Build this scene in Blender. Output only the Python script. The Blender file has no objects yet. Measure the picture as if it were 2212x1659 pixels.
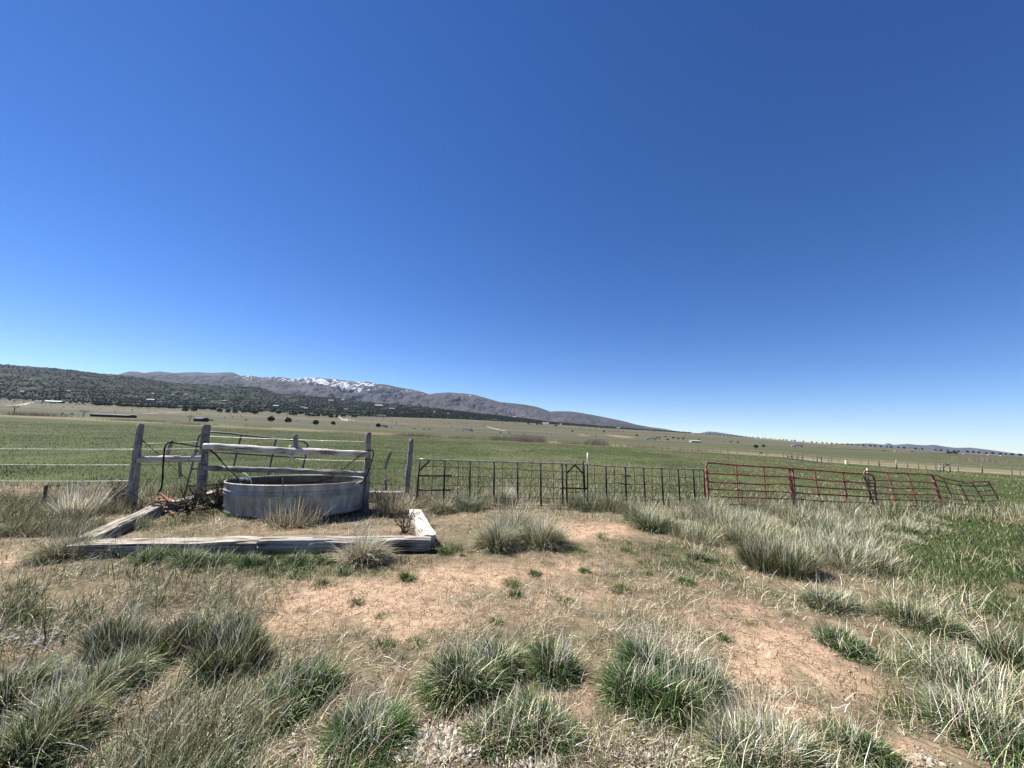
import bpy, math, random
import numpy as np
from mathutils import Vector
random.seed(7); RNG = np.random.default_rng(7)
sc = bpy.context.scene
C = sc.collection

# ------------------------------------------------------------------ camera
CAM_H = 1.65; PITCH = math.radians(7.4); ROLL = math.radians(2.2); F = 831.0
fwd = np.array([0, math.cos(PITCH), math.sin(PITCH)])
_r = np.array([1.0, 0, 0]); _u = np.array([0, -math.sin(PITCH), math.cos(PITCH)])
rgt = math.cos(ROLL)*_r + math.sin(ROLL)*_u
upv = -math.sin(ROLL)*_r + math.cos(ROLL)*_u
cd = bpy.data.cameras.new('camera'); cam = bpy.data.objects.new('camera', cd); C.objects.link(cam)
from mathutils import Matrix
M3 = Matrix(((rgt[0], upv[0], -fwd[0]), (rgt[1], upv[1], -fwd[1]), (rgt[2], upv[2], -fwd[2])))
cam.matrix_world = Matrix.Translation((0, 0, CAM_H)) @ M3.to_4x4()
cd.sensor_width = 36; cd.lens = 36*F/2212; cd.clip_start = 0.05; cd.clip_end = 90000
sc.camera = cam

# ------------------------------------------------------------------ light
SUN_EL = math.radians(53); SUN_AZ = math.radians(-66)   # azimuth clockwise from +Y
w = bpy.data.worlds.new('World'); sc.world = w; w.use_nodes = True
nt = w.node_tree; nt.nodes.clear()
sky = nt.nodes.new('ShaderNodeTexSky'); sky.sky_type = 'NISHITA'; sky.sun_disc = False
sky.sun_elevation = SUN_EL; sky.sun_rotation = SUN_AZ
sky.altitude = 2500; sky.air_density = 1.0; sky.dust_density = 0.05; sky.ozone_density = 3.0
hs = nt.nodes.new('ShaderNodeHueSaturation'); hs.inputs['Saturation'].default_value = 1.28; hs.inputs['Hue'].default_value = .512
bg = nt.nodes.new('ShaderNodeBackground'); bg.inputs[1].default_value = 0.062
wo = nt.nodes.new('ShaderNodeOutputWorld')
nt.links.new(sky.outputs[0], hs.inputs['Color']); nt.links.new(hs.outputs[0], bg.inputs[0]); nt.links.new(bg.outputs[0], wo.inputs[0])
sl = bpy.data.lights.new('sun', 'SUN'); sl.energy = 5.0; sl.angle = math.radians(0.5); sl.color = (1, .955, .89)
so = bpy.data.objects.new('sun', sl); C.objects.link(so)
S = Vector((math.sin(SUN_AZ)*math.cos(SUN_EL), math.cos(SUN_AZ)*math.cos(SUN_EL), math.sin(SUN_EL)))
so.rotation_euler = S.to_track_quat('Z', 'Y').to_euler()
sc.view_settings.view_transform = 'Standard'; sc.view_settings.look = 'None'
sc.view_settings.exposure = 1.22; sc.view_settings.gamma = 1; sc.view_settings.use_curve_mapping = False

# ------------------------------------------------------------------ pixel helpers (photo measured at 2212 x 1659)
CAM = np.array([0, 0, CAM_H])
def ray(px, py):
    d = fwd + (px-1106)/F*rgt - (py-829.5)/F*upv
    return d/d[1]
def proj(x, y, z):
    v = np.stack([x, y, z-CAM_H], -1)
    k = v@fwd; k = np.where(k < 1e-3, 1e-3, k)
    return 1106+F*(v@rgt)/k, 829.5-F*(v@upv)/k
ZM = {'1': (0, 884.8, .25), '2': (442.4, 884.8, .2333), '3': (847.9, 884.8, .2333), '4': (1327.2, 884.8, .2333),
      '5': (1769.6, 884.8, .2), '6': (0, 766.8, .25), '7': (516.1, 774.2, .2667), '8': (1106, 847.9, .2667),
      'a': (250.7, 899.5, .1333), 'b': (486.6, 906.9, .1533), 'c': (132.7, 1047, .1733), 'd': (501.4, 1047, .2133), 'p': (0, 0, 1)}
def Z(k, x, y):
    a = ZM[k]; return a[0]+x*a[2], a[1]+y*a[2]
def at_z(px, py, z=0.0):
    d = ray(px, py); t = (z-CAM_H)/d[2]; return np.array([d[0]*t, t, z])
def at_y(px, py, Y):
    d = ray(px, py); return np.array([d[0]*Y, Y, CAM_H+d[2]*Y])

# ------------------------------------------------------------------ noise
def _h(ix, iy, s):
    n = (ix.astype(np.int64)*374761393 + iy.astype(np.int64)*668265263 + s*1442695041) & 0xffffffff
    n = ((n ^ (n >> 13))*1274126177) & 0xffffffff
    return ((n ^ (n >> 16)) & 0xffff)/65535.0
def vnoise(x, y, s=0):
    x = np.asarray(x, float); y = np.asarray(y, float)
    ix = np.floor(x); iy = np.floor(y); fx = x-ix; fy = y-iy
    fx = fx*fx*(3-2*fx); fy = fy*fy*(3-2*fy)
    a = _h(ix, iy, s); b = _h(ix+1, iy, s); c = _h(ix, iy+1, s); d = _h(ix+1, iy+1, s)
    return (a*(1-fx)+b*fx)*(1-fy)+(c*(1-fx)+d*fx)*fy
def fbm(x, y, o=4, s=0, g=.5):
    t = 0; a = 1; n = 0
    for i in range(o):
        t = t+a*vnoise(x*2**i+17.3*i, y*2**i-9.1*i, s+i); n += a; a *= g
    return t/n
def sstep(a, b, x):
    t = np.clip((x-a)/(b-a), 0, 1); return t*t*(3-2*t)

# ------------------------------------------------------------------ terrain heights
def uw(pts):
    a = np.array([ray(*p) for p in pts]); return a[:, 0], a[:, 2]
E1 = [(-200, 893), (0, 900), (300, 913), (553, 926), (700, 934), (900, 943), (1106, 953), (1400, 969), (1696, 988), (1770, 998), (2212, 1028), (2500, 1046)]
Y1 = [300, 260, 210, 170, 150, 128, 110, 92, 75, 70, 50, 42]
E2 = [(-200, 875), (0, 883), (516, 908), (1106, 938), (1696, 965), (2212, 988), (2500, 1000)]
Y2 = [650, 650, 650, 650, 650, 700, 700]
E3 = [(-200, 855), (0, 864), (553, 889), (811, 900), (988, 905), (1106, 911), (1332, 925.5), (1483, 935), (1696, 951.5), (1770, 957.5), (2212, 985.5), (2500, 1001)]
Y3 = [1500, 1500, 1500, 1550, 1600, 1700, 2000, 1900, 1500, 1400, 950, 850]
nodes = []
for e, y in ((E1, Y1), (E2, Y2), (E3, Y3)):
    u, w_ = uw(e); nodes.append((u, w_, np.array(y, float)))
def node(i, u):
    a = nodes[i]; Y = np.interp(u, a[0], a[2]); return Y, CAM_H+Y*np.interp(u, a[0], a[1])
TH = math.radians(66)
def Ybase(x, y):
    r = np.hypot(x, y); th = np.clip(np.arctan2(x, y), -TH, TH)
    return np.tan(th), r*np.cos(th), r
def G(x, y):
    x = np.asarray(x, float); y = np.asarray(y, float)
    u, Y, r = Ybase(x, y)
    ya, ha = node(0, u); yb, hb = node(1, u); yc, hc = node(2, u)
    h = np.where(Y < 14, 0, np.where(Y < ya, ha*np.clip((Y-14)/(ya-14), 0, 1),
        np.where(Y < yb, ha+(hb-ha)*(Y-ya)/(yb-ya), np.where(Y < yc, hb+(hc-hb)*(Y-yb)/(yc-yb), hc-(Y-yc)*.012))))
    n = (fbm(x/2.3, y/2.3, 3, 5)-.5)*.07*sstep(1.0, 4, r)*(1-sstep(8, 40, r)) + (fbm(x*2.2, y*2.2, 3, 9)-.5)*.03*(1-sstep(14, 30, r))
    n = n+(fbm(x/90, y/90, 3, 15)-.5)*sstep(120, 500, Y)*1.6*(1-sstep(.85, 1.0, Y/yc))
    # berm of pale gravel close to the camera
    n = n+.05*np.exp(-(((x+.42)/.38)**2+((y-2.05)/.22)**2))
    return h+n
def gz(x, y): return float(G(x, y))
def gp(px, py, ymax=6000):
    d = ray(px, py); Y = 1.2
    while Y < ymax:
        if CAM_H+d[2]*Y < gz(d[0]*Y, Y): break
        Y *= 1.01
    lo, hi = Y/1.01, Y
    for _ in range(18):
        m = (lo+hi)/2
        if CAM_H+d[2]*m < gz(d[0]*m, m): hi = m
        else: lo = m
    return np.array([d[0]*hi, hi, gz(d[0]*hi, hi)])
def col(px, Y):
    """point on the ground at depth Y in the direction of photo column px"""
    x = 0; d = ray(px, 940); x = d[0]*Y; return np.array([x, Y, gz(x, Y)])

# ------------------------------------------------------------------ object helpers
def link(o): C.objects.link(o); return o
def tag(o, label=None, cat=None, group=None, kind=None):
    if label: o['label'] = label
    if cat: o['category'] = cat
    if group: o['group'] = group
    if kind: o['kind'] = kind
    return o
def empty(name, loc, label, cat, group=None):
    o = link(bpy.data.objects.new(name, None)); o.location = Vector(loc); o.empty_display_size = .1
    return tag(o, label, cat, group)
def npmesh(name, V, faces_list, smooth=True, colr=None, uv=None):
    """faces_list : list of (n,k) int arrays"""
    me = bpy.data.meshes.new(name); V = np.asarray(V, np.float32)
    me.vertices.add(len(V)); me.vertices.foreach_set('co', V.ravel())
    faces_list = [np.asarray(f, np.int32) for f in faces_list if len(f)]
    loops = np.concatenate([f.ravel() for f in faces_list])
    tot = np.concatenate([np.full(len(f), f.shape[1], np.int32) for f in faces_list])
    st = np.concatenate([[0], np.cumsum(tot)[:-1]]).astype(np.int32)
    me.loops.add(len(loops)); me.loops.foreach_set('vertex_index', loops)
    me.polygons.add(len(tot)); me.polygons.foreach_set('loop_start', st); me.polygons.foreach_set('loop_total', tot)
    me.polygons.foreach_set('use_smooth', np.full(len(tot), smooth))
    me.update(calc_edges=True)
    if colr is not None:
        a = me.color_attributes.new('Col', 'FLOAT_COLOR', 'POINT')
        c = np.ones((len(V), 4), np.float32); c[:, :3] = colr; a.data.foreach_set('color', c.ravel())
    if uv is not None:
        l = me.uv_layers.new(name='UVMap'); l.data.foreach_set('uv', np.asarray(uv, np.float32)[loops].ravel())
    return me
class MB:
    """collects tubes, boxes, blobs; world coordinates; builds ONE mesh"""
    def __init__(s): s.V = []; s.F4 = []; s.F3 = []; s.UV = []; s.n = 0
    def add(s, V, F4=(), F3=(), UV=None):
        V = np.asarray(V, float)
        if len(F4): s.F4.append(np.asarray(F4)+s.n)
        if len(F3): s.F3.append(np.asarray(F3)+s.n)
        s.V.append(V); s.UV.append(np.zeros((len(V), 2)) if UV is None else np.asarray(UV)); s.n += len(V); return s
    def tube(s, pts, r, sides=8, cap=True, rough=0.0, sq=0.0, asp=1.0, seed=0, uvs=1.0):
        P = np.array(pts, float); n = len(P); r = np.broadcast_to(np.asarray(r, float), (n,)).copy()
        T = np.gradient(P, axis=0); T /= np.linalg.norm(T, axis=1)[:, None]+1e-12
        a = np.array([0, 0, 1.0]) if abs(T[0][2]) < .9 else np.array([0, 1.0, 0])
        N = np.cross(T[0], a); N /= np.linalg.norm(N); V = []; UV = []
        L = np.concatenate([[0], np.cumsum(np.linalg.norm(np.diff(P, axis=0), axis=1))])
        ang = np.linspace(0, 2*np.pi, sides+1)[:-1]
        for i in range(n):
            N = N-T[i]*np.dot(N, T[i]); N /= np.linalg.norm(N)+1e-12; B = np.cross(T[i], N)
            rr = np.full(sides, r[i])
            if sq:   # squarish section
                k = 1/np.maximum(np.abs(np.cos(ang)), np.abs(np.sin(ang))); rr = rr*(1+(k-1)*sq)
            if rough:
                rr = rr*(1+rough*(fbm(ang*1.3+seed*7, np.full(sides, L[i]*2.5)+seed, 3, seed)-.5)*2
                         + rough*.8*(vnoise(ang*7+seed*3, np.full(sides, L[i]*1.2), seed+3) > .78)*-1)
            V.append(P[i]+(np.cos(ang)*rr)[:, None]*N+(np.sin(ang)*rr*asp)[:, None]*B)
            UV.append(np.stack([np.full(sides, L[i]*uvs+seed*3.7), np.abs(ang-np.pi)/np.pi*.5*sides/8+seed], -1))
        V = np.concatenate(V); UV = np.concatenate(UV)
        i, j = np.meshgrid(np.arange(n-1), np.arange(sides), indexing='ij'); i = i.ravel(); j = j.ravel(); k = (j+1) % sides
        F4 = np.stack([i*sides+j, i*sides+k, (i+1)*sides+k, (i+1)*sides+j], -1); F3 = []
        if cap:
            V = np.concatenate([V, [P[0]+T[0]*-r[0]*.05], [P[-1]+T[-1]*r[-1]*.05]]); UV = np.concatenate([UV, [[0, 0]], [[1, 1]]])
            j = np.arange(sides); k = (j+1) % sides; c = n*sides
            F3 = np.concatenate([np.stack([k, j, np.full(sides, c)], -1), np.stack([(n-1)*sides+j, (n-1)*sides+k, np.full(sides, c+1)], -1)])
        return s.add(V, F4, F3, UV)
    def box(s, x0, x1, y0, y1, z0, z1):
        V = [(x0,y0,z0),(x1,y0,z0),(x1,y1,z0),(x0,y1,z0),(x0,y0,z1),(x1,y0,z1),(x1,y1,z1),(x0,y1,z1)]
        return s.add(V, [(0,3,2,1),(4,5,6,7),(0,1,5,4),(1,2,6,5),(2,3,7,6),(3,0,4,7)])
    def prism(s, prof, x0, x1):
        """profile of (y,z) pushed along x"""
        n = len(prof); V = [(x0, p[0], p[1]) for p in prof]+[(x1, p[0], p[1]) for p in prof]
        V.append((x0, np.mean([p[0] for p in prof]), np.mean([p[1] for p in prof]))); V.append((x1, V[-1][1], V[-1][2]))
        F4 = [(i, (i+1) % n, n+(i+1) % n, n+i) for i in range(n)]
        F3 = [((i+1) % n, i, 2*n) for i in range(n)]+[(n+i, n+(i+1) % n, 2*n+1) for i in range(n)]
        return s.add(V, F4, F3)
    def build(s, name, mat, parent=None, smooth=True, local=False, origin=None):
        V = np.concatenate(s.V)
        if parent is not None and not local: V = V-np.array(parent.location)
        if origin is not None: V = V-np.array(origin)
        me = npmesh(name, V, [np.concatenate(s.F4) if s.F4 else [], np.concatenate(s.F3) if s.F3 else []], smooth, None, np.concatenate(s.UV))
        me.materials.append(mat)
        o = link(bpy.data.objects.new(name, me))
        if parent is not None: o.parent = parent
        if origin is not None: o.location = Vector(origin)
        return o
def copy_tree(o, parent=None):
    c = link(o.copy())
    if parent is not None: c.parent = parent
    for ch in list(o.children): copy_tree(ch, c)
    return c
def lin(a, b, n=12): return [np.array(a)+(np.array(b)-np.array(a))*t for t in np.linspace(0, 1, n)]
def smooth_path(pts, n=40):
    P = np.array(pts, float); t = np.arange(len(P)); q = np.linspace(0, len(P)-1, n); out = []
    for v in q:
        i = min(int(v), len(P)-2); f = v-i
        p0 = P[max(i-1, 0)]; p1 = P[i]; p2 = P[i+1]; p3 = P[min(i+2, len(P)-1)]
        out.append(.5*((2*p1)+(-p0+p2)*f+(2*p0-5*p1+4*p2-p3)*f*f+(-p0+3*p1-3*p2+p3)*f**3))
    return out

# ------------------------------------------------------------------ materials
def mat(name, base=(.5, .5, .5), rough=.8, metal=0.0, spec=.3):
    m = bpy.data.materials.new(name); m.use_nodes = True; n = m.node_tree
    b = n.nodes['Principled BSDF']; b.inputs['Base Color'].default_value = (*base, 1); b.inputs['Roughness'].default_value = rough
    b.inputs['Metallic'].default_value = metal; b.inputs['Specular IOR Level'].default_value = spec
    return m, n, b
def nd(n, t, **k):
    x = n.nodes.new(t)
    for a, v in k.items():
        if a[0] == '_': x.inputs[a[1:].replace('_', ' ')].default_value = v
        else: setattr(x, a, v)
    return x
def ramp(n, stops, src=None):
    r = n.nodes.new('ShaderNodeValToRGB'); e = r.color_ramp.elements
    while len(e) > 1: e.remove(e[0])
    e[0].position = stops[0][0]; e[0].color = (*stops[0][1], 1)
    for p, c in stops[1:]:
        q = e.new(p); q.color = (*c, 1)
    if src is not None: n.links.new(src, r.inputs[0])
    return r
def mixc(n, a, b, fac, mode='MIX'):
    m = n.nodes.new('ShaderNodeMix'); m.data_type = 'RGBA'; m.blend_type = mode
    for s, v in ((6, a), (7, b), (0, fac)):
        if hasattr(v, 'is_linked') or hasattr(v, 'links'): n.links.new(v, m.inputs[s])
        elif s == 0: m.inputs[0].default_value = v
        else: m.inputs[s].default_value = (*v, 1)
    return m.outputs[2]
def bump(n, b, src, strength=.3, dist=.01):
    p = nd(n, 'ShaderNodeBump'); p.inputs['Strength'].default_value = strength; p.inputs['Distance'].default_value = dist
    n.links.new(src, p.inputs['Height']); n.links.new(p.outputs[0], b.inputs['Normal']); return p
def noisy(name, stops, scale=8, rough=.8, metal=0, spec=.3, detail=6, bs=.2, bd=.01, dist=0):
    m, n, b = mat(name, rough=rough, metal=metal, spec=spec)
    tc = nd(n, 'ShaderNodeNewGeometry'); t = nd(n, 'ShaderNodeTexNoise'); t.inputs['Scale'].default_value = scale
    t.inputs['Detail'].default_value = detail; t.inputs['Distortion'].default_value = dist
    n.links.new(tc.outputs['Position'], t.inputs['Vector'])
    r = ramp(n, stops, t.outputs[0]); n.links.new(r.outputs[0], b.inputs['Base Color'])
    if bs: bump(n, b, t.outputs[0], bs, bd)
    return m
def wood(name, dark, midc, light, us=3, vs=22, bstr=.6):
    m, n, b = mat(name, rough=.85, spec=.15)
    uv = nd(n, 'ShaderNodeUVMap'); mp = nd(n, 'ShaderNodeMapping'); mp.inputs['Scale'].default_value = (us, vs, 1)
    n.links.new(uv.outputs[0], mp.inputs[0])
    t = nd(n, 'ShaderNodeTexNoise'); t.inputs['Scale'].default_value = 1; t.inputs['Detail'].default_value = 9; t.inputs['Roughness'].default_value = .65
    n.links.new(mp.outputs[0], t.inputs['Vector'])
    g = nd(n, 'ShaderNodeNewGeometry'); t2 = nd(n, 'ShaderNodeTexNoise'); t2.inputs['Scale'].default_value = 5; n.links.new(g.outputs['Position'], t2.inputs['Vector'])
    r = ramp(n, [(.40, dark), (.47, midc), (.6, light), (.8, tuple(min(1, c*1.15) for c in light))], t.outputs[0])
    r2 = ramp(n, [(.30, (.55, .52, .5)), (.5, (1, 1, 1))], t2.outputs[0])
    n.links.new(mixc(n, r.outputs[0], r2.outputs[0], .8, 'MULTIPLY'), b.inputs['Base Color'])
    bump(n, b, t.outputs[0], bstr, .02); return m
def attr_mat(name, rough=.6, spec=.3, transl=0.0, nscale=None, namp=.4):
    m, n, b = mat(name, rough=rough, spec=spec)
    a = nd(n, 'ShaderNodeVertexColor'); a.layer_name = 'Col'; src = a.outputs[0]
    if nscale:
        g = nd(n, 'ShaderNodeNewGeometry'); t = nd(n, 'ShaderNodeTexNoise'); t.inputs['Scale'].default_value = nscale; t.inputs['Detail'].default_value = 5
        n.links.new(g.outputs['Position'], t.inputs['Vector'])
        r = ramp(n, [(.3, (1-namp,)*3), (.7, (1+namp*.6,)*3)], t.outputs[0]); src = mixc(n, src, r.outputs[0], 1.0, 'MULTIPLY')
    n.links.new(src, b.inputs['Base Color'])
    if transl:
        tr = nd(n, 'ShaderNodeBsdfTranslucent'); n.links.new(src, tr.inputs[0]); mx = nd(n, 'ShaderNodeMixShader'); mx.inputs[0].default_value = transl
        out = n.nodes['Material Output']; n.links.new(b.outputs[0], mx.inputs[1]); n.links.new(tr.outputs[0], mx.inputs[2]); n.links.new(mx.outputs[0], out.inputs[0])
    return m
M = {}
M['grey_wood'] = wood('grey_wood', (.035, .03, .028), (.21, .20, .185), (.38, .36, .335))
M['pale_wood'] = wood('pale_wood', (.05, .042, .035), (.46, .42, .36), (.74, .70, .62), 2.5, 16)
M['timber'] = wood('timber', (.014, .011, .009), (.30, .265, .22), (.55, .505, .43), 1.6, 15, 1.0)
M['dark_timber'] = wood('dark_timber', (.014, .011, .009), (.28, .245, .20), (.52, .475, .40), 2.0, 12, 1.0)
M['black_pipe'] = noisy('black_pipe', [(.3, (.008, .008, .009)), (.6, (.016, .016, .017)), (.8, (.05, .038, .03))], 12, .6, 0, .25)
M['bare_pipe'] = noisy('bare_pipe', [(.3, (.16, .13, .10)), (.6, (.42, .38, .32)), (.8, (.6, .56, .5))], 10, .45, .3, .5)
M['rust'] = noisy('rust', [(.3, (.10, .035, .02)), (.6, (.22, .08, .045)), (.8, (.3, .13, .08))], 14, .8)
M['red_paint'] = noisy('red_paint', [(.25, (.03, .012, .01)), (.46, (.16, .05, .032)), (.6, (.27, .10, .068)), (.74, (.42, .25, .19))], 11, .5, 0, .45)
M['wire'] = noisy('wire', [(.3, (.3, .3, .28)), (.7, (.62, .62, .58))], 5, .45, .3, .5, bs=0)
M['dark_wire'] = noisy('dark_wire', [(.3, (.02, .018, .015)), (.7, (.05, .04, .035))], 9, .7, 0, .2, bs=0)
M['grey_pipe'] = noisy('grey_pipe', [(.3, (.07, .065, .06)), (.6, (.16, .15, .14)), (.8, (.26, .22, .19))], 9, .5, .3, .5)
M['hose'] = noisy('hose', [(.3, (.008, .008, .008)), (.7, (.02, .019, .018))], 20, .85, 0, .1, bs=0)
M['old_wood'] = wood('old_wood', (.03, .027, .024), (.10, .092, .082), (.18, .168, .15))
M['rust_hose'] = noisy('rust_hose', [(.3, (.14, .055, .035)), (.7, (.27, .13, .085))], 20, .8)
M['green_hose'] = noisy('green_hose', [(.3, (.05, .2, .15)), (.7, (.15, .36, .3))], 20, .5)
M['white_plastic'] = noisy('white_plastic', [(.3, (.55, .55, .53)), (.7, (.8, .8, .78))], 20, .5)
M['bark'] = noisy('bark', [(.3, (.05, .04, .03)), (.7, (.13, .11, .09))], 6, .9)
M['asphalt'] = noisy('asphalt', [(.3, (.15, .14, .125)), (.7, (.21, .20, .18))], .4, .9)
M['dirt_road'] = noisy('dirt_road', [(.3, (.19, .165, .125)), (.7, (.27, .24, .185))], .6, .95)
M['stone'] = noisy('stone', [(.3, (.32, .28, .23)), (.5, (.46, .43, .38)), (.7, (.6, .58, .54))], 14, .8)
M['blade'] = attr_mat('blade', .55, .09, .12)
M['crown'] = attr_mat('crown', .7, .2, .1)
M['forest'] = attr_mat('forest', .9, .1)
for k, c in dict(car_white=(.5, .5, .5), car_dark=(.03, .03, .035), car_red=(.2, .03, .03), car_silver=(.4, .41, .42), car_tan=(.38, .33, .26)).items():
    M[k] = mat(k, c, .3, .1, .5)[0]
M['glass'] = mat('glass', (.02, .03, .035), .1, 0, .6)[0]; M['tyre'] = mat('tyre', (.02, .02, .02), .9)[0]
for k, c in dict(roof_white=(.42, .43, .43), roof_teal=(.36, .5, .5), roof_brown=(.16, .11, .09), roof_grey=(.3, .3, .3), wall_tan=(.22, .18, .13), wall_white=(.38, .37, .34), wall_dark=(.035, .03, .028)).items():
    M[k] = noisy(k, [(.3, tuple(v*.85 for v in c)), (.7, c)], 1.5, .7)
M['white_paint'] = mat('white_paint', (.78, .78, .76), .5)[0]

# ------------------------------------------------------------------ cover maps (ground cover by place; measured once, stored in the world)
def ell(px, py, L):
    o = np.zeros_like(px)
    for cx, cy, rx, ry, ang, wt in L:
        a = math.radians(ang); dx = px-cx; dy = py-cy
        q = ((dx*math.cos(a)+dy*math.sin(a))/rx)**2+((-dx*math.sin(a)+dy*math.cos(a))/ry)**2
        o = np.maximum(o, wt*np.exp(-q**1.4*.9))
    return o
BARE = [(1330,1290,260,34,3,.45),(1500,1330,120,24,8,.6),(1420,1260,180,18,0,.45),(1120,1330,160,30,0,.5),(1300,1350,60,20,0,.5),(760,1290,230,48,-2,.95),(980,1250,200,40,-6,.95),(640,1345,110,34,0,.9),(900,1330,210,36,4,.9),(1240,1150,160,26,0,.95),(1190,1225,120,22,0,.8),
        (1330,1210,90,16,0,.5),(1600,1320,130,26,14,.8),(1700,1390,170,44,16,1),(1830,1465,150,44,22,1),(1700,1540,110,34,10,.7),(1640,1440,90,50,20,.9),(620,1147,150,9,1,.45),
        (830,1145,80,9,0,.5),(15,1205,40,26,-14,.6),(1500,1150,70,22,0,.5),(1130,1300,160,26,0,.55),(1950,1620,110,40,0,.6),(1260,1520,26,60,0,.6),(620,1630,70,40,0,.55),(860,1370,60,30,0,.5),
        (2195,1265,30,10,10,.9),(1090,1078,70,6,0,.8),(1270,1076,60,6,0,.7),(340,1075,50,8,0,.8),(30,1380,100,22,-8,.6),(250,1505,60,24,-10,.6),(1130,1640,120,24,0,.5),(900,1620,90,40,0,.6),(1700,1240,60,16,10,.4)]
GREEN = [(2090,1150,250,60,4,1),(2130,1230,190,50,5,.95),(1940,1130,200,25,3,.7),(600,1214,200,16,2,.9),(330,1205,90,16,0,.7),(900,1215,70,16,0,.5),(960,1188,40,14,0,.9),(60,1330,60,50,0,.8),
        (1500,1210,130,40,10,.4),(1380,1180,90,20,0,.35),(1960,1530,120,30,20,.6),(430,1085,90,18,-10,.5),(540,1112,50,10,0,.8),(300,1130,50,14,-20,.5),(1180,1470,70,60,0,.3),(2100,1420,140,90,0,.4),(720,1240,60,16,0,.5),(650,1235,90,16,0,.5)]
GREEN += [(2050,1200,220,90,6,.95),(1900,1150,90,40,0,.7),(1480,1215,170,34,8,.62),(560,1228,160,20,0,.6),(1330,1250,90,16,0,.4),(1950,1240,110,30,10,.7),(2150,1320,100,40,10,.7),(1000,1330,60,14,0,.35),(1240,1200,70,12,0,.35),(850,1240,80,14,0,.35),(400,1125,70,14,-14,.75),(470,1100,60,10,0,.7),(360,1150,60,8,0,.4),(560,1125,90,8,0,.35),(900,1130,30,10,0,.6)]
GREEN += [(x, y, 14, 6, 0, .9) for x, y in [(1420,1185),(1500,1225),(1530,1190),(1590,1215),(1390,1215),(1450,1245),(1350,1190),(540,1225),(580,1245),(480,1222),(640,1250),(1010,1310),(930,1365),(1180,1215),(1130,1400),(875,1425),(1620,1350),(1700,1330),(1155,1240),(1262,1234),(1105,1265),(1117,1288),(823,1330),(823,1397),(770,1302),(1300,1160),(700,1260),(1440,1200),(1340,1275),(1400,1240)]]
DRY = [(250,1260,300,60,0,.9),(60,1190,90,60,0,.9),(2080,1400,200,70,0,.8),(1230,1110,160,16,0,.9),(1340,1320,320,60,2,1),(1450,1270,240,50,6,.8),(1150,1380,200,40,0,.6),(700,1470,160,60,0,.3),(450,1600,200,80,0,1),(200,1250,260,90,-10,.8),(1720,1190,230,80,4,1),(1980,1300,200,90,8,.9),(2050,1450,180,90,10,.8),
       (640,1140,160,16,0,.8),(850,1090,80,36,0,.9),(980,1100,90,26,0,.7),(1180,1060,300,14,2,.5),(100,1110,150,60,0,.9),(1900,1110,300,22,2,.7),(1430,1400,120,50,0,.7),(930,1420,120,50,0,.4),(400,1340,240,80,0,.8),(150,1500,220,120,0,.8),(1250,1600,220,50,0,.7),(1700,1600,160,60,0,.5)]
DRY += [(560,1135,220,16,0,1),(760,1130,120,16,0,1),(420,1135,120,14,0,.8)]
def cover(x, y):
    px, py = proj(x, y, np.zeros_like(x))
    n = (fbm(x*1.1+3, y*1.1, 4, 31)-.5)*.9; n2 = (fbm(x*2.1, y*2.1+7, 4, 41)-.5)*.9; n3 = (fbm(x*4.2, y*4.2, 3, 51)-.5)
    n4 = (fbm(x*11, y*11, 3, 55)-.5)
    b = np.clip(ell(px, py, BARE)*1.7+n*.9+n3*.6+n4*.7-.30, 0, 1)
    g = np.clip(ell(px, py, GREEN)+n2*.8+.02, 0, 1)
    d = np.clip(.45+ell(px, py, DRY)*.7+n*.6+n4*.3, 0, 1)
    return b, g, d, px, py

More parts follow.
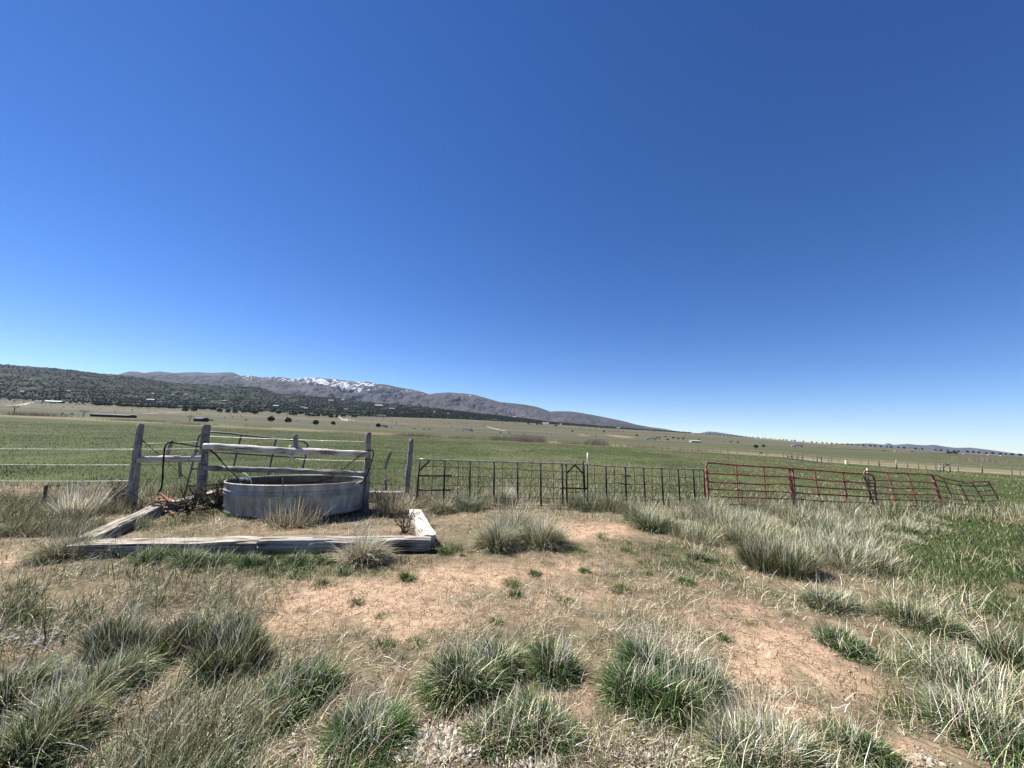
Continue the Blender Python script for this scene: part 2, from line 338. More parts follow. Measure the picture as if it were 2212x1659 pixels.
# ------------------------------------------------------------------ ground sheet
def ground():
    th = np.concatenate([np.radians(np.arange(-180, -70, 4)), np.radians(np.arange(-70, 70.01, .22)), np.radians(np.arange(74, 180, 4))])
    rr = [0.25]
    while rr[-1] < 60000:
        r = rr[-1]; rr.append(r*(1.012 if r < 40 else 1.016 if r < 3000 else 1.06))
    rr = np.array(rr); nT = len(th); nR = len(rr)
    T, R = np.meshgrid(th, rr); x = (R*np.sin(T)).ravel(); y = (R*np.cos(T)).ravel()
    z = G(x, y)
    u, Y, r = Ybase(x, y); ya, _ = node(0, u); yb, _ = node(1, u); yc, _ = node(2, u)
    b, g, d, px, py = cover(x, y)
    soil = np.array([.60, .425, .285]); soil2 = np.array([.50, .35, .24]); litter = np.array([.38, .295, .195]); grn = np.array([.075, .115, .04])
    nb = fbm(x*.9, y*.9, 5, 61)[:, None]
    fl = fbm(x*8, y*8, 4, 63)[:, None]; c = litter*(.35+1.3*fl)*(.75+.5*nb)*np.ones((len(x), 3)); kk = sstep(.5, .7, fbm(x*2.6, y*2.6, 4, 65))[:, None]*.6; c = c*(1-kk)+kk*np.array([.24, .23, .13])*(.5+fl)
    lit = np.clip(d, 0, 1)[:, None]*.5; c = c*(1-lit*.3)+lit*.3*np.array([.36, .3, .2])
    bb = b[:, None]; c = c*(1-bb)+bb*(soil*nb*1.5+soil2*(1-nb)*.9)
    gg = (g*.6)[:, None]; c = c*(1-gg)+gg*grn
    c = c*(.50+.10*bb)
    # green field
    fn = fbm(x/6, y/9, 5, 71); fn2 = fbm(x/1.2, y/2.0, 4, 75)
    fieldc = np.array([.105, .145, .05])*(.35+1.15*fn2[:, None])*(.6+.8*fbm(x/22, y/30, 4, 73)[:, None])+np.clip(fn-.5, 0, 1)[:, None]*np.array([.25, .22, .12]); fieldc = fieldc*np.array([.40, .42, .36])
    gate = sstep(9.6, 11.5, y-.07*x)[:, None]*(np.abs(T.ravel()) < 1.5)[:, None]
    fieldc = fieldc*(1-.35*sstep(.5, .9, fbm(x/14, y/25, 3, 79))[:, None])+.30*sstep(.5, .85, fbm(x/14, y/25, 3, 79))[:, None]*np.array([.13, .12, .07])
    c = c*(1-gate*.9)+gate*.9*fieldc
    # past the field edge: tan strip, olive plain, grey-tan plain
    e = Y/ya; tn = fbm(x/40, y/15, 4, 81)
    tan = np.array([.15, .13, .075])*(.7+.6*tn[:, None]); olive = np.array([.07, .075, .038])*(.7+.7*fbm(x/80, y/60, 4, 83)[:, None])
    k = (sstep(.97, 1.02, e+(tn-.5)*.06))[:, None]; c = c*(1-k)+k*tan
    k = sstep(1.25, 1.5, e+(tn-.5)*.4)[:, None]; c = c*(1-k)+k*olive
    pl = fbm(x/260, y/90, 4, 85)
    plain = (np.array([.12, .108, .072])*(1-pl[:, None])+np.array([.075, .077, .045])*pl[:, None])*(.5+.95*fbm(x/500, y/50, 4, 86)[:, None])
    k = sstep(.98, 1.04, Y/yb)[:, None]; c = c*(1-k)+k*plain
    k = (sstep(.62, .9, (Y-yb)/(yc-yb)+.3*(pl-.5)))[:, None]; c = c*(1-k)+k*np.array([.105, .098, .075])
    # red soil cut
    qx, qy = proj(x, y, z); red = ell(qx, qy, [(1260,940,16,1.6,3,.9),(1340,943,36,2.6,6,.9),(1180,905,26,1.6,2,.7),(740,893,18,2,0,.5)])*(Y > 400)
    k = sstep(.35, .6, red*(.4+fbm(x/9, y/9, 3, 88)))[:, None]; c = c*(1-k)+k*np.array([.22, .15, .10])
    i, j = np.meshgrid(np.arange(nR-1), np.arange(nT), indexing='ij'); i = i.ravel(); j = j.ravel(); k = (j+1) % nT
    F4 = np.stack([i*nT+j, i*nT+k, (i+1)*nT+k, (i+1)*nT+j], -1)[:, ::-1]
    V = np.stack([x, y, z], -1); V = np.concatenate([V, [[0, 0, 0]]]); c = np.concatenate([c, [litter]])
    j = np.arange(nT); F3 = np.stack([j, (j+1) % nT, np.full(nT, nR*nT)], -1)[:, ::-1]
    uv = np.concatenate([np.stack([b, Y*0], -1), [[0, 0]]])
    me = npmesh('ground', V, [F4, F3], True, np.clip(c, 0, 1), uv)
    m, n, bs = mat('ground', rough=.95, spec=.08)
    a = nd(n, 'ShaderNodeVertexColor'); a.layer_name = 'Col'; geo = nd(n, 'ShaderNodeNewGeometry'); uvn = nd(n, 'ShaderNodeUVMap')
    sx = nd(n, 'ShaderNodeSeparateXYZ'); n.links.new(uvn.outputs[0], sx.inputs[0])
    t1 = nd(n, 'ShaderNodeTexNoise', _Scale=9.0, _Detail=10.0, _Roughness=.7); n.links.new(geo.outputs['Position'], t1.inputs['Vector'])
    t2 = nd(n, 'ShaderNodeTexNoise', _Scale=70.0, _Detail=6.0, _Roughness=.7); n.links.new(geo.outputs['Position'], t2.inputs['Vector'])
    r1 = ramp(n, [(.3, (.55, .52, .5)), (.5, (.95, .95, .95)), (.7, (1.3, 1.28, 1.24))], t1.outputs[0])
    r2 = ramp(n, [(.3, (.7, .68, .66)), (.55, (1, 1, 1)), (.75, (1.25, 1.25, 1.25))], t2.outputs[0])
    s = mixc(n, a.outputs[0], r1.outputs[0], 1.0, 'MULTIPLY'); s = mixc(n, s, r2.outputs[0], .8, 'MULTIPLY')
    # polygonal mud cracks in the bare soil; shade inside them painted into the colour
    dn = nd(n, 'ShaderNodeTexNoise', _Scale=6.0, _Detail=3.0); n.links.new(geo.outputs['Position'], dn.inputs['Vector'])
    vm = nd(n, 'ShaderNodeVectorMath', operation='MULTIPLY_ADD'); n.links.new(dn.outputs[1], vm.inputs[0]); vm.inputs[1].default_value = (.14, .14, .14); n.links.new(geo.outputs['Position'], vm.inputs[2])
    v = nd(n, 'ShaderNodeTexVoronoi', feature='DISTANCE_TO_EDGE'); v.inputs['Scale'].default_value = 9.5; n.links.new(vm.outputs[0], v.inputs['Vector'])
    v2 = nd(n, 'ShaderNodeTexVoronoi', feature='DISTANCE_TO_EDGE'); v2.inputs['Scale'].default_value = 24; n.links.new(vm.outputs[0], v2.inputs['Vector'])
    cr = ramp(n, [(0, (0, 0, 0)), (.035, (1, 1, 1))], v.outputs[0]); cr2 = ramp(n, [(0, (.7, .7, .7)), (.06, (1, 1, 1))], v2.outputs[0])
    cm = nd(n, 'ShaderNodeMath', operation='MULTIPLY'); n.links.new(cr.outputs[0], cm.inputs[0]); n.links.new(cr2.outputs[0], cm.inputs[1])
    inv = nd(n, 'ShaderNodeMath', operation='SUBTRACT'); inv.inputs[0].default_value = 1; n.links.new(cm.outputs[0], inv.inputs[1])
    tm = ramp(n, [(.42, (.05, .05, .05)), (.62, (.85, .85, .85))], dn.outputs[0])
    f1 = nd(n, 'ShaderNodeMath', operation='MULTIPLY'); n.links.new(inv.outputs[0], f1.inputs[0]); n.links.new(tm.outputs[0], f1.inputs[1])
    f2 = nd(n, 'ShaderNodeMath', operation='MULTIPLY', use_clamp=True); n.links.new(f1.outputs[0], f2.inputs[0]); n.links.new(sx.outputs[0], f2.inputs[1])
    s = mixc(n, s, (.15, .095, .065), f2.outputs[0]); n.links.new(s, bs.inputs['Base Color'])
    hh = nd(n, 'ShaderNodeMath', operation='MULTIPLY_ADD'); n.links.new(f2.outputs[0], hh.inputs[0]); hh.inputs[1].default_value = -1.2
    ad = nd(n, 'ShaderNodeMath', operation='ADD'); n.links.new(t1.outputs[0], ad.inputs[0])
    t2m = nd(n, 'ShaderNodeMath', operation='MULTIPLY'); n.links.new(t2.outputs[0], t2m.inputs[0]); t2m.inputs[1].default_value = .35; n.links.new(t2m.outputs[0], ad.inputs[1])
    n.links.new(ad.outputs[0], hh.inputs[2]); bump(n, bs, hh.outputs[0], .7, .04)
    me.materials.append(m); o = link(bpy.data.objects.new('ground', me)); tag(o, kind='structure', label='dry dirt and grass ground reaching to the foot of the hills')
ground()

def ribbon(name, pts, width, m, lift, label):
    P = np.array(smooth_path(pts, 160)); T = np.gradient(P, axis=0); N = np.stack([-T[:, 1], T[:, 0]], -1); N /= np.linalg.norm(N, axis=1)[:, None]
    rows = []
    for k in (-1.0, -.5, 0, .5, 1.0):
        q = P[:, :2]+N*width/2*k; rows.append(np.stack([q[:, 0], q[:, 1], np.zeros(len(q))], -1))
    zc = np.max([G(q[:, 0], q[:, 1]) for q in rows], 0)+lift
    V = []
    for q in rows: q[:, 2] = zc; V.append(q)
    lo = rows[0].copy(); lo[:, :2] += -N*lift*2; lo[:, 2] -= lift+1; hi = rows[-1].copy(); hi[:, :2] += N*lift*2; hi[:, 2] -= lift+1
    V = [lo]+V+[hi]; n = len(P); V = np.concatenate(V); k = 7
    i, j = np.meshgrid(np.arange(k-1), np.arange(n-1), indexing='ij'); i = i.ravel(); j = j.ravel()
    me = npmesh(name, V, [np.stack([i*n+j, i*n+j+1, (i+1)*n+j+1, (i+1)*n+j], -1)[:, ::-1]], False); me.materials.append(m)
    return tag(link(bpy.data.objects.new(name, me)), label, kind='structure')
def nodepts(i, pxs): return [col(p, float(np.interp(ray(p, 940)[0], nodes[i][0], nodes[i][2]))) for p in pxs]
hw = nodepts(1, [-300, 0, 250, 516, 800, 1106, 1400, 1696, 1950, 2212, 2500])
ribbon('highway', hw, 11, M['asphalt'], .55, 'pale grey highway crossing the plain')
hw2 = [p*np.array([1.10, 1.10, 1]) for p in hw]
ribbon('highway', hw2, 10, M['asphalt'], .45, 'far carriageway of the highway behind the first')
tr = [col(a, b) for a, b in [(1560, 92), (1700, 80), (1770, 74), (1900, 66), (2050, 59.5), (2212, 53.5), (2400, 47)]]
ribbon('dirt_track', tr, 1.7, M['dirt_road'], .03, 'pale dirt track beside the far fence on the right')
ribbon('dirt_road', [gp(*Z('6', *q)) for q in [(1120, 514), (1300, 506), (1560, 492)]], 6, M['dirt_road'], .1, 'pale dirt road beside the long dark shed')
ribbon('dirt_road', [gp(*Z('6', *q)) for q in [(60, 440), (190, 432), (230, 418), (300, 409)]], 12, M['dirt_road'], .3, 'pale curving dirt road below the wooded hill at far left')
ribbon('dirt_road', [gp(*Z('7', *q)) for q in [(710, 452), (800, 470), (870, 490), (945, 504)]], 7, M['dirt_road'], .3, 'pale driveway slanting down the plain towards the highway')
ribbon('dirt_road', [gp(*Z('3', *q)) for q in [(880, 158), (960, 180), (1050, 200)]], 7, M['dirt_road'], .3, 'short pale dirt road on the plain beyond the dark gate')

# ------------------------------------------------------------------ hills, mountains
def relief(name, base, crest, Yb, Yc, back, m, colf, label, namp=.3, nu=520, nt_=70, fs=1.0, ridge=.5, jag=.0):
    ub, wb = uw(base); uc, wc = uw(crest); u0, u1 = min(uc), max(uc)
    u = np.linspace(u0, u1, nu); t = np.concatenate([np.linspace(0, 1, nt_), 1+np.linspace(.03, 1, 14)])
    U, T = np.meshgrid(u, t); Wb = np.interp(U, ub, wb); Wc = np.interp(U, uc, wc)
    yb = np.interp(U, uc, np.interp(np.linspace(0, 1, len(uc)), np.linspace(0, 1, len(Yb)), Yb)); yc = np.interp(U, uc, np.interp(np.linspace(0, 1, len(uc)), np.linspace(0, 1, len(Yc)), Yc))
    tt = np.clip(T, 0, 1); Y = yb+(yc-yb)*tt+np.clip(T-1, 0, 1)*back
    X = U*Y; s = 1/(Yc[0]/10*fs)
    rn = 1-np.abs(fbm(X*s*2.2, Y*s*1.1, 5, 101)*2-1)*1.6   # ridges
    f = tt**.9+namp*(rn-.5)*np.sin(np.pi*tt)**.8*ridge*2+namp*.5*(fbm(X*s*7, Y*s*5, 4, 111)-.5)*np.sin(np.pi*tt)
    f = np.clip(f, -.1, 1.0-.0*tt); W_ = Wb+(Wc-Wb)*f+jag*(fbm(X*s*14, Y*s*9, 4, 121)-.5)*(Wc-Wb)*tt
    W_ = W_-np.clip(T-1, 0, 1)**1.3*(Wc+.02)*1.2
    Zz = CAM_H+W_*Y; V = np.stack([X.ravel(), Y.ravel(), Zz.ravel()], -1)
    R_, Cc = T.shape; i, j = np.meshgrid(np.arange(R_-1), np.arange(Cc-1), indexing='ij'); i = i.ravel(); j = j.ravel()
    c = colf(U.ravel(), tt.ravel(), X.ravel(), Y.ravel(), ((W_-Wb)/(Wc-Wb+1e-9)).ravel(), rn.ravel())
    me = npmesh(name, V, [np.stack([i*Cc+j, i*Cc+j+1, (i+1)*Cc+j+1, (i+1)*Cc+j], -1)], True, c); me.materials.append(m)
    o = tag(link(bpy.data.objects.new(name, me)), label, kind='structure')
    return o, (u, t, U, Y, Zz)
HC = [(-400,745),(-200,764),(0,787.5),(60,791),(120,795.5),(180,803),(225,808),(257,809.5),(300,815.5),(375,827),(460,832),(553,836),(609,851.5),(716,859),(809,870),(916,879),(1023,892),(1106,901),(1186,912),(1293,921),(1400,930),(1483,935.5),(1500,937)]
HB = [(a, b+3) for a, b in E3]
mh = attr_mat('hill_ground', .95, .1, 0, .02, .35)
def hillcol(U, t, X, Y, W_, rn):
    n = fbm(X/90, Y/140, 5, 131)[:, None]; n2 = fbm(X/22, Y/40, 4, 133)[:, None]
    c = np.array([.0095, .0155, .0075])*(.7+.7*n2)+np.clip(n-.63, 0, 1)*np.array([.8, .68, .45])*.3
    k = (1-sstep(.0, .10, t+(n[:, 0]-.5)*.14))[:, None]; return np.clip(c*(1-k)+k*np.array([.085, .08, .058]), 0, 1)
HILL, hg = relief('hills', HB, HC, [1500, 1500, 1550, 1700, 1900], [4000, 4200, 4500, 4200, 3400, 2600], 2500, mh, hillcol, 'dark juniper covered hillside rising on the left', .22, 700, 90)
MC = [(200,812),(257,808.5),(270,804.5),(282,802),(298,803),(312,805.5),(330,803),(345,802),(375,805.6),(400,804.3),(425,803.8),(457,805.6),(480,804.4),(502,804),(520,811.5),(530,811),(543,811.5),(567,815.5),(585,813.4),(609,814.7),(625,817.5),(641,818),(660,816.5),(687,815.5),(708,818),(724,818),(738,821),(751,822),(772,825),(791,824),(812,828),(836,831),(863,837),(889,841),(911,846),(927,851.5),(943,849),(969.5,847.5),(1001.5,849.7),(1023,852),(1049.5,859.5),(1079,868),(1106,870.7),(1132.7,873.8),(1159,878.6),(1175,884),(1188.7,889),(1207,888),(1234,888.7),(1260.7,892.7),(1292.7,898.6),(1332.7,906.6),(1354,911.4),(1372.7,916.7),(1404.7,922.6),(1434,926),(1483,936),(1510,938.5)]
MBs = [(100,850),(300,850),(609,868),(809,888),(1106,918),(1300,930),(1510,941)]
mm = attr_mat('mountain_rock', .95, .1, 0, .004, .25)
SN = [(535,814,34,8,0,.62),(600,817,60,8,8,.75),(690,824,62,10,10,1.15),(745,832,60,12,12,1.15),(790,829,36,7,8,1.05),(850,838,40,5,12,.55),(898,846,34,7,18,.8),(1010,853,60,4,6,.45),(565,820,20,8,0,.6),(640,822,40,7,0,.8)]
def mtcol(U, t, X, Y, W_, rn):
    n = fbm(X/500, Y/500, 5, 141)[:, None]; n2 = fbm(X/1500, Y/1200, 4, 143)[:, None]
    c = np.array([.056, .052, .060])*(.6+.8*n); g = np.clip(n2*2.2-.75, 0, 1)*(1-sstep(.5, 1, W_)*.6)[:, None]  # rock tone tinted bluish, distance haze put into the colour
    c = c*(1-g)+g*np.array([.032, .034, .028])*(.6+.8*n)
    px, py = proj(X, Y, CAM_H+Y*0)   # column only
    wz = np.interp(U, *uw(MC)) ; wb = np.interp(U, *uw(MBs)); wv = wb+(wz-wb)*W_
    px, py = proj(X, Y, CAM_H+wv*Y)
    s = ell(px, py, SN); sn = fbm(px/7+py*.5, py/2.6-px*.1, 4, 147)+.15*fbm(px/2, py/1.3, 2, 149)
    k = sstep(.56, .60, s*.27+sn*.66-.085)[:, None]*(s > .12)[:, None]
    return np.clip(c*(1-k)+k*np.array([.44, .46, .50]), 0, 1)
MT, mg = relief('mountain', MBs, MC, [6500, 6500, 6500, 6000, 5000], [9500, 9500, 10500, 9500, 7500], 4000, mm, mtcol, 'long purple grey mountain with snow patches along its crest', .26, 1500, 130, .8, .45, .0)
blue = lambda U, t, X, Y, W_, rn: np.array([.055, .054, .058])*(.7+.6*fbm(X/900, Y/900, 4, 151)[:, None])
me1 = [(1490,940),(1505,937.5),(1516.7,934.6),(1530,932),(1545,933),(1559,935),(1599,941),(1626,945.5),(1650,950)]
relief('mesa', [(1490,944),(1650,954)], me1, [15000], [17000], 2500, mm, blue, 'small far blue mesa right of the mountain', .3, 120, 30)
me2 = [(1740,961),(1805.6,958.8),(1849.6,958.4),(1881.6,957.8),(1909.6,960.4),(1914,958.6),(1918.6,957.5),(1924,959),(1929.6,961),(1961.6,958.8),(1977.6,960.8),(1999.6,961.8),(2017.6,960.6),(2041.6,964.8),(2065.6,967.4),(2095.6,966.8),(2129.6,970.8),(2159.6,974.8),(2195.6,979.8),(2240,985),(2300,989)]
relief('mesa', [(1740,968),(2300,994)], me2, [14000], [16500], 2500, mm, blue, 'long far blue mesas on the right horizon', .4, 260, 40)

# forest on the hillside (stuff)
def icos():
    import bmesh
    bm = bmesh.new(); bmesh.ops.create_icosphere(bm, subdivisions=1, radius=1); V = np.array([v.co[:] for v in bm.verts]); Fc = np.array([[v.index for v in f.verts] for f in bm.faces]); bm.free(); return V, Fc
def hill_z(uq, tq):
    u, t, U, Y, Zz = hg; iu = np.clip(np.searchsorted(u, uq)-1, 0, len(u)-2); it = np.clip(np.searchsorted(t, tq)-1, 0, len(t)-2)
    fu = (uq-u[iu])/(u[iu+1]-u[iu]); ft = (tq-t[it])/(t[it+1]-t[it])
    def bl(A): return (A[it, iu]*(1-fu)+A[it, iu+1]*fu)*(1-ft)+(A[it+1, iu]*(1-fu)+A[it+1, iu+1]*fu)*ft
    return bl(Y), bl(Zz)
def forest():
    V0, F0 = icos(); N = 46000
    uq = RNG.uniform(hg[0][0]+.01, hg[0][-1]-.01, N); tq = RNG.uniform(.01, 1, N)**1.1
    Y, z = hill_z(uq, tq); X = uq*Y; n = fbm(X/90, Y/140, 5, 131)
    s0 = fbm(X/60, Y/60, 3, 135); keep = RNG.random(N) < np.clip(1.35-np.clip(n-.52, 0, 1)*7, .12, 1)*(.25+.75*sstep(.0, .12, tq)); X, Y, z = X[keep], Y[keep], z[keep]; N = len(X)
    s = (1.1+3.2*RNG.random(N)**1.7)*(1+Y/9000); j = RNG.uniform(.7, 1.3, (N, 12, 1))
    V = V0[None]*j*np.stack([s, s, s*1.15], -1)[:, None, :]+np.stack([X, Y, z+s*.7], -1)[:, None, :]
    F_ = F0[None]+(np.arange(N)*12)[:, None, None]
    c = np.array([.0078, .0135, .007])[None]*RNG.uniform(.6, 1.7, (N, 1)); c = np.repeat(c, 12, 0)
    me = npmesh('juniper_forest', V.reshape(-1, 3), [F_.reshape(-1, 3)], True, c); me.materials.append(M['forest'])
    tag(link(bpy.data.objects.new('juniper_forest', me)), 'dense dark green juniper forest covering the hillside', 'forest', kind='stuff')
forest()

# ------------------------------------------------------------------ blades
def blades(P, az, lean, L, W, curve, colr, kink=0.0, seg=3):
    """P (N,3) roots; az direction; lean start angle from vertical; curve = added angle to tip. returns V,F4,F3,C"""
    N = len(P); ang = lean; pts = [P]; p = P.copy(); d = np.stack([np.cos(az), np.sin(az)], -1)
    for i in range(seg):
        st = L/seg
        if kink: ang = ang+RNG.normal(0, kink, N); az2 = az+RNG.normal(0, kink, N); d = np.stack([np.cos(az2), np.sin(az2)], -1)
        p = p+np.concatenate([d*(np.sin(ang)*st)[:, None], (np.cos(ang)*st)[:, None]], 1); pts.append(p); ang = ang+curve/seg
    fa = az+RNG.uniform(-.9, .9, N); side = np.stack([-np.sin(fa), np.cos(fa), np.zeros(N)], -1)
    V = []; wd = np.linspace(1, .45, seg)
    for i in range(seg):
        V += [pts[i]-side*(W*wd[i]/2)[:, None], pts[i]+side*(W*wd[i]/2)[:, None]]
    V.append(pts[seg]); k = 2*seg+1; V = np.stack(V, 1).reshape(-1, 3); b = (np.arange(N)*k)[:, None]
    F4 = np.concatenate([b+np.array([[2*i, 2*i+1, 2*i+3, 2*i+2]]) for i in range(seg-1)]); F3 = b+np.array([[2*seg-2, 2*seg-1, 2*seg]])
    return V, F4, F3, np.repeat(colr, k, 0)
class BL:
    def __init__(s): s.a = []; s.n = 0
    def add(s, *a, **k):
        V, A, B, c = blades(*a, **k); s.a.append((V, A+s.n, B+s.n, c)); s.n += len(V)
    def build(s, name, origin=None, m=None):
        V = np.concatenate([q[0] for q in s.a])
        if origin is not None: V = V-np.array(origin)
        me = npmesh(name, V, [np.concatenate([q[1] for q in s.a]), np.concatenate([q[2] for q in s.a])], True, np.clip(np.concatenate([q[3] for q in s.a]), 0, 1))
        me.materials.append(m or M['blade']); o = link(bpy.data.objects.new(name, me))
        if origin is not None: o.location = Vector(origin)
        return o
GR = dict(green=np.array([.030, .076, .017]), lush=np.array([.045, .108, .014]), olive=np.array([.085, .10, .032]), dry=np.array([.37, .335, .22]), pale=np.array([.56, .525, .40]), brown=np.array([.14, .105, .07]))
def gcol(k, N, v=.42):
    b = GR[k]*np.exp(RNG.normal(-.05, v, (N, 1))); return np.clip(b*(1+RNG.normal(0, .06, (N, 3))), .01, 1)
def mixcol(fr, N):
    ks = list(fr); p = np.array([fr[k] for k in ks], float); p /= p.sum(); ch = RNG.choice(len(ks), N, p=p); out = np.zeros((N, 3))
    for i, k in enumerate(ks):
        m_ = ch == i; out[m_] = gcol(k, m_.sum())
    return out
def tussock(bl, x, y, R, H, N, fr, lean=(.12, 1.15), curve=(.3, 1.7), wd=.0065, kink=.09, bias=(0, 0), seg=4, drystem=.05):
    rr = R*np.sqrt(RNG.random(N)); a = RNG.uniform(0, 2*np.pi, N); bx = x+rr*np.cos(a)*.75; by = y+rr*np.sin(a)*.75
    az = a+RNG.normal(0, .5, N); ln = lean[0]+(lean[1]-lean[0])*(rr/R)*RNG.uniform(.5, 1.2, N)
    H = H*(.72 if y < 4.2 else .9)
    L = H*RNG.uniform(.5, 1.15, N)*(1.1-.3*rr/R)
    L = L*(.55+.9*vnoise(bx*9+x, by*9+y, 77))
    az = np.arctan2(np.sin(az)+bias[1], np.cos(az)+bias[0])
    P = np.stack([bx, by, G(bx, by)-.01], -1)
    bl.add(P, az, ln, L, wd*RNG.uniform(.6, 1.3, N), RNG.uniform(*curve, N), mixcol(fr, N), kink=kink, seg=seg)
    nt_ = int(N*.4); a2 = RNG.uniform(0, 2*np.pi, nt_); r2 = R*RNG.uniform(.5, 1.15, nt_); tx_ = x+r2*np.cos(a2)*.8; ty_ = y+r2*np.sin(a2)*.8
    bl.add(np.stack([tx_, ty_, G(tx_, ty_)+.004], -1), a2+RNG.normal(0, .7, nt_), RNG.uniform(1.0, 1.6, nt_), H*RNG.uniform(.25, .7, nt_), wd*RNG.uniform(.5, .9, nt_), RNG.uniform(-.1, .4, nt_), mixcol(dict(dry=4, brown=3, pale=1.5), nt_), kink=.25, seg=seg)
    n = int(N*drystem)
    if n:
        i = RNG.integers(0, N, n); bl.add(P[i], RNG.uniform(0, 6.28, n), RNG.uniform(0, .7, n), H*RNG.uniform(.9, 1.7, n), np.full(n, wd*.6), RNG.uniform(0, .6, n), gcol('pale', n), kink=.12, seg=seg)

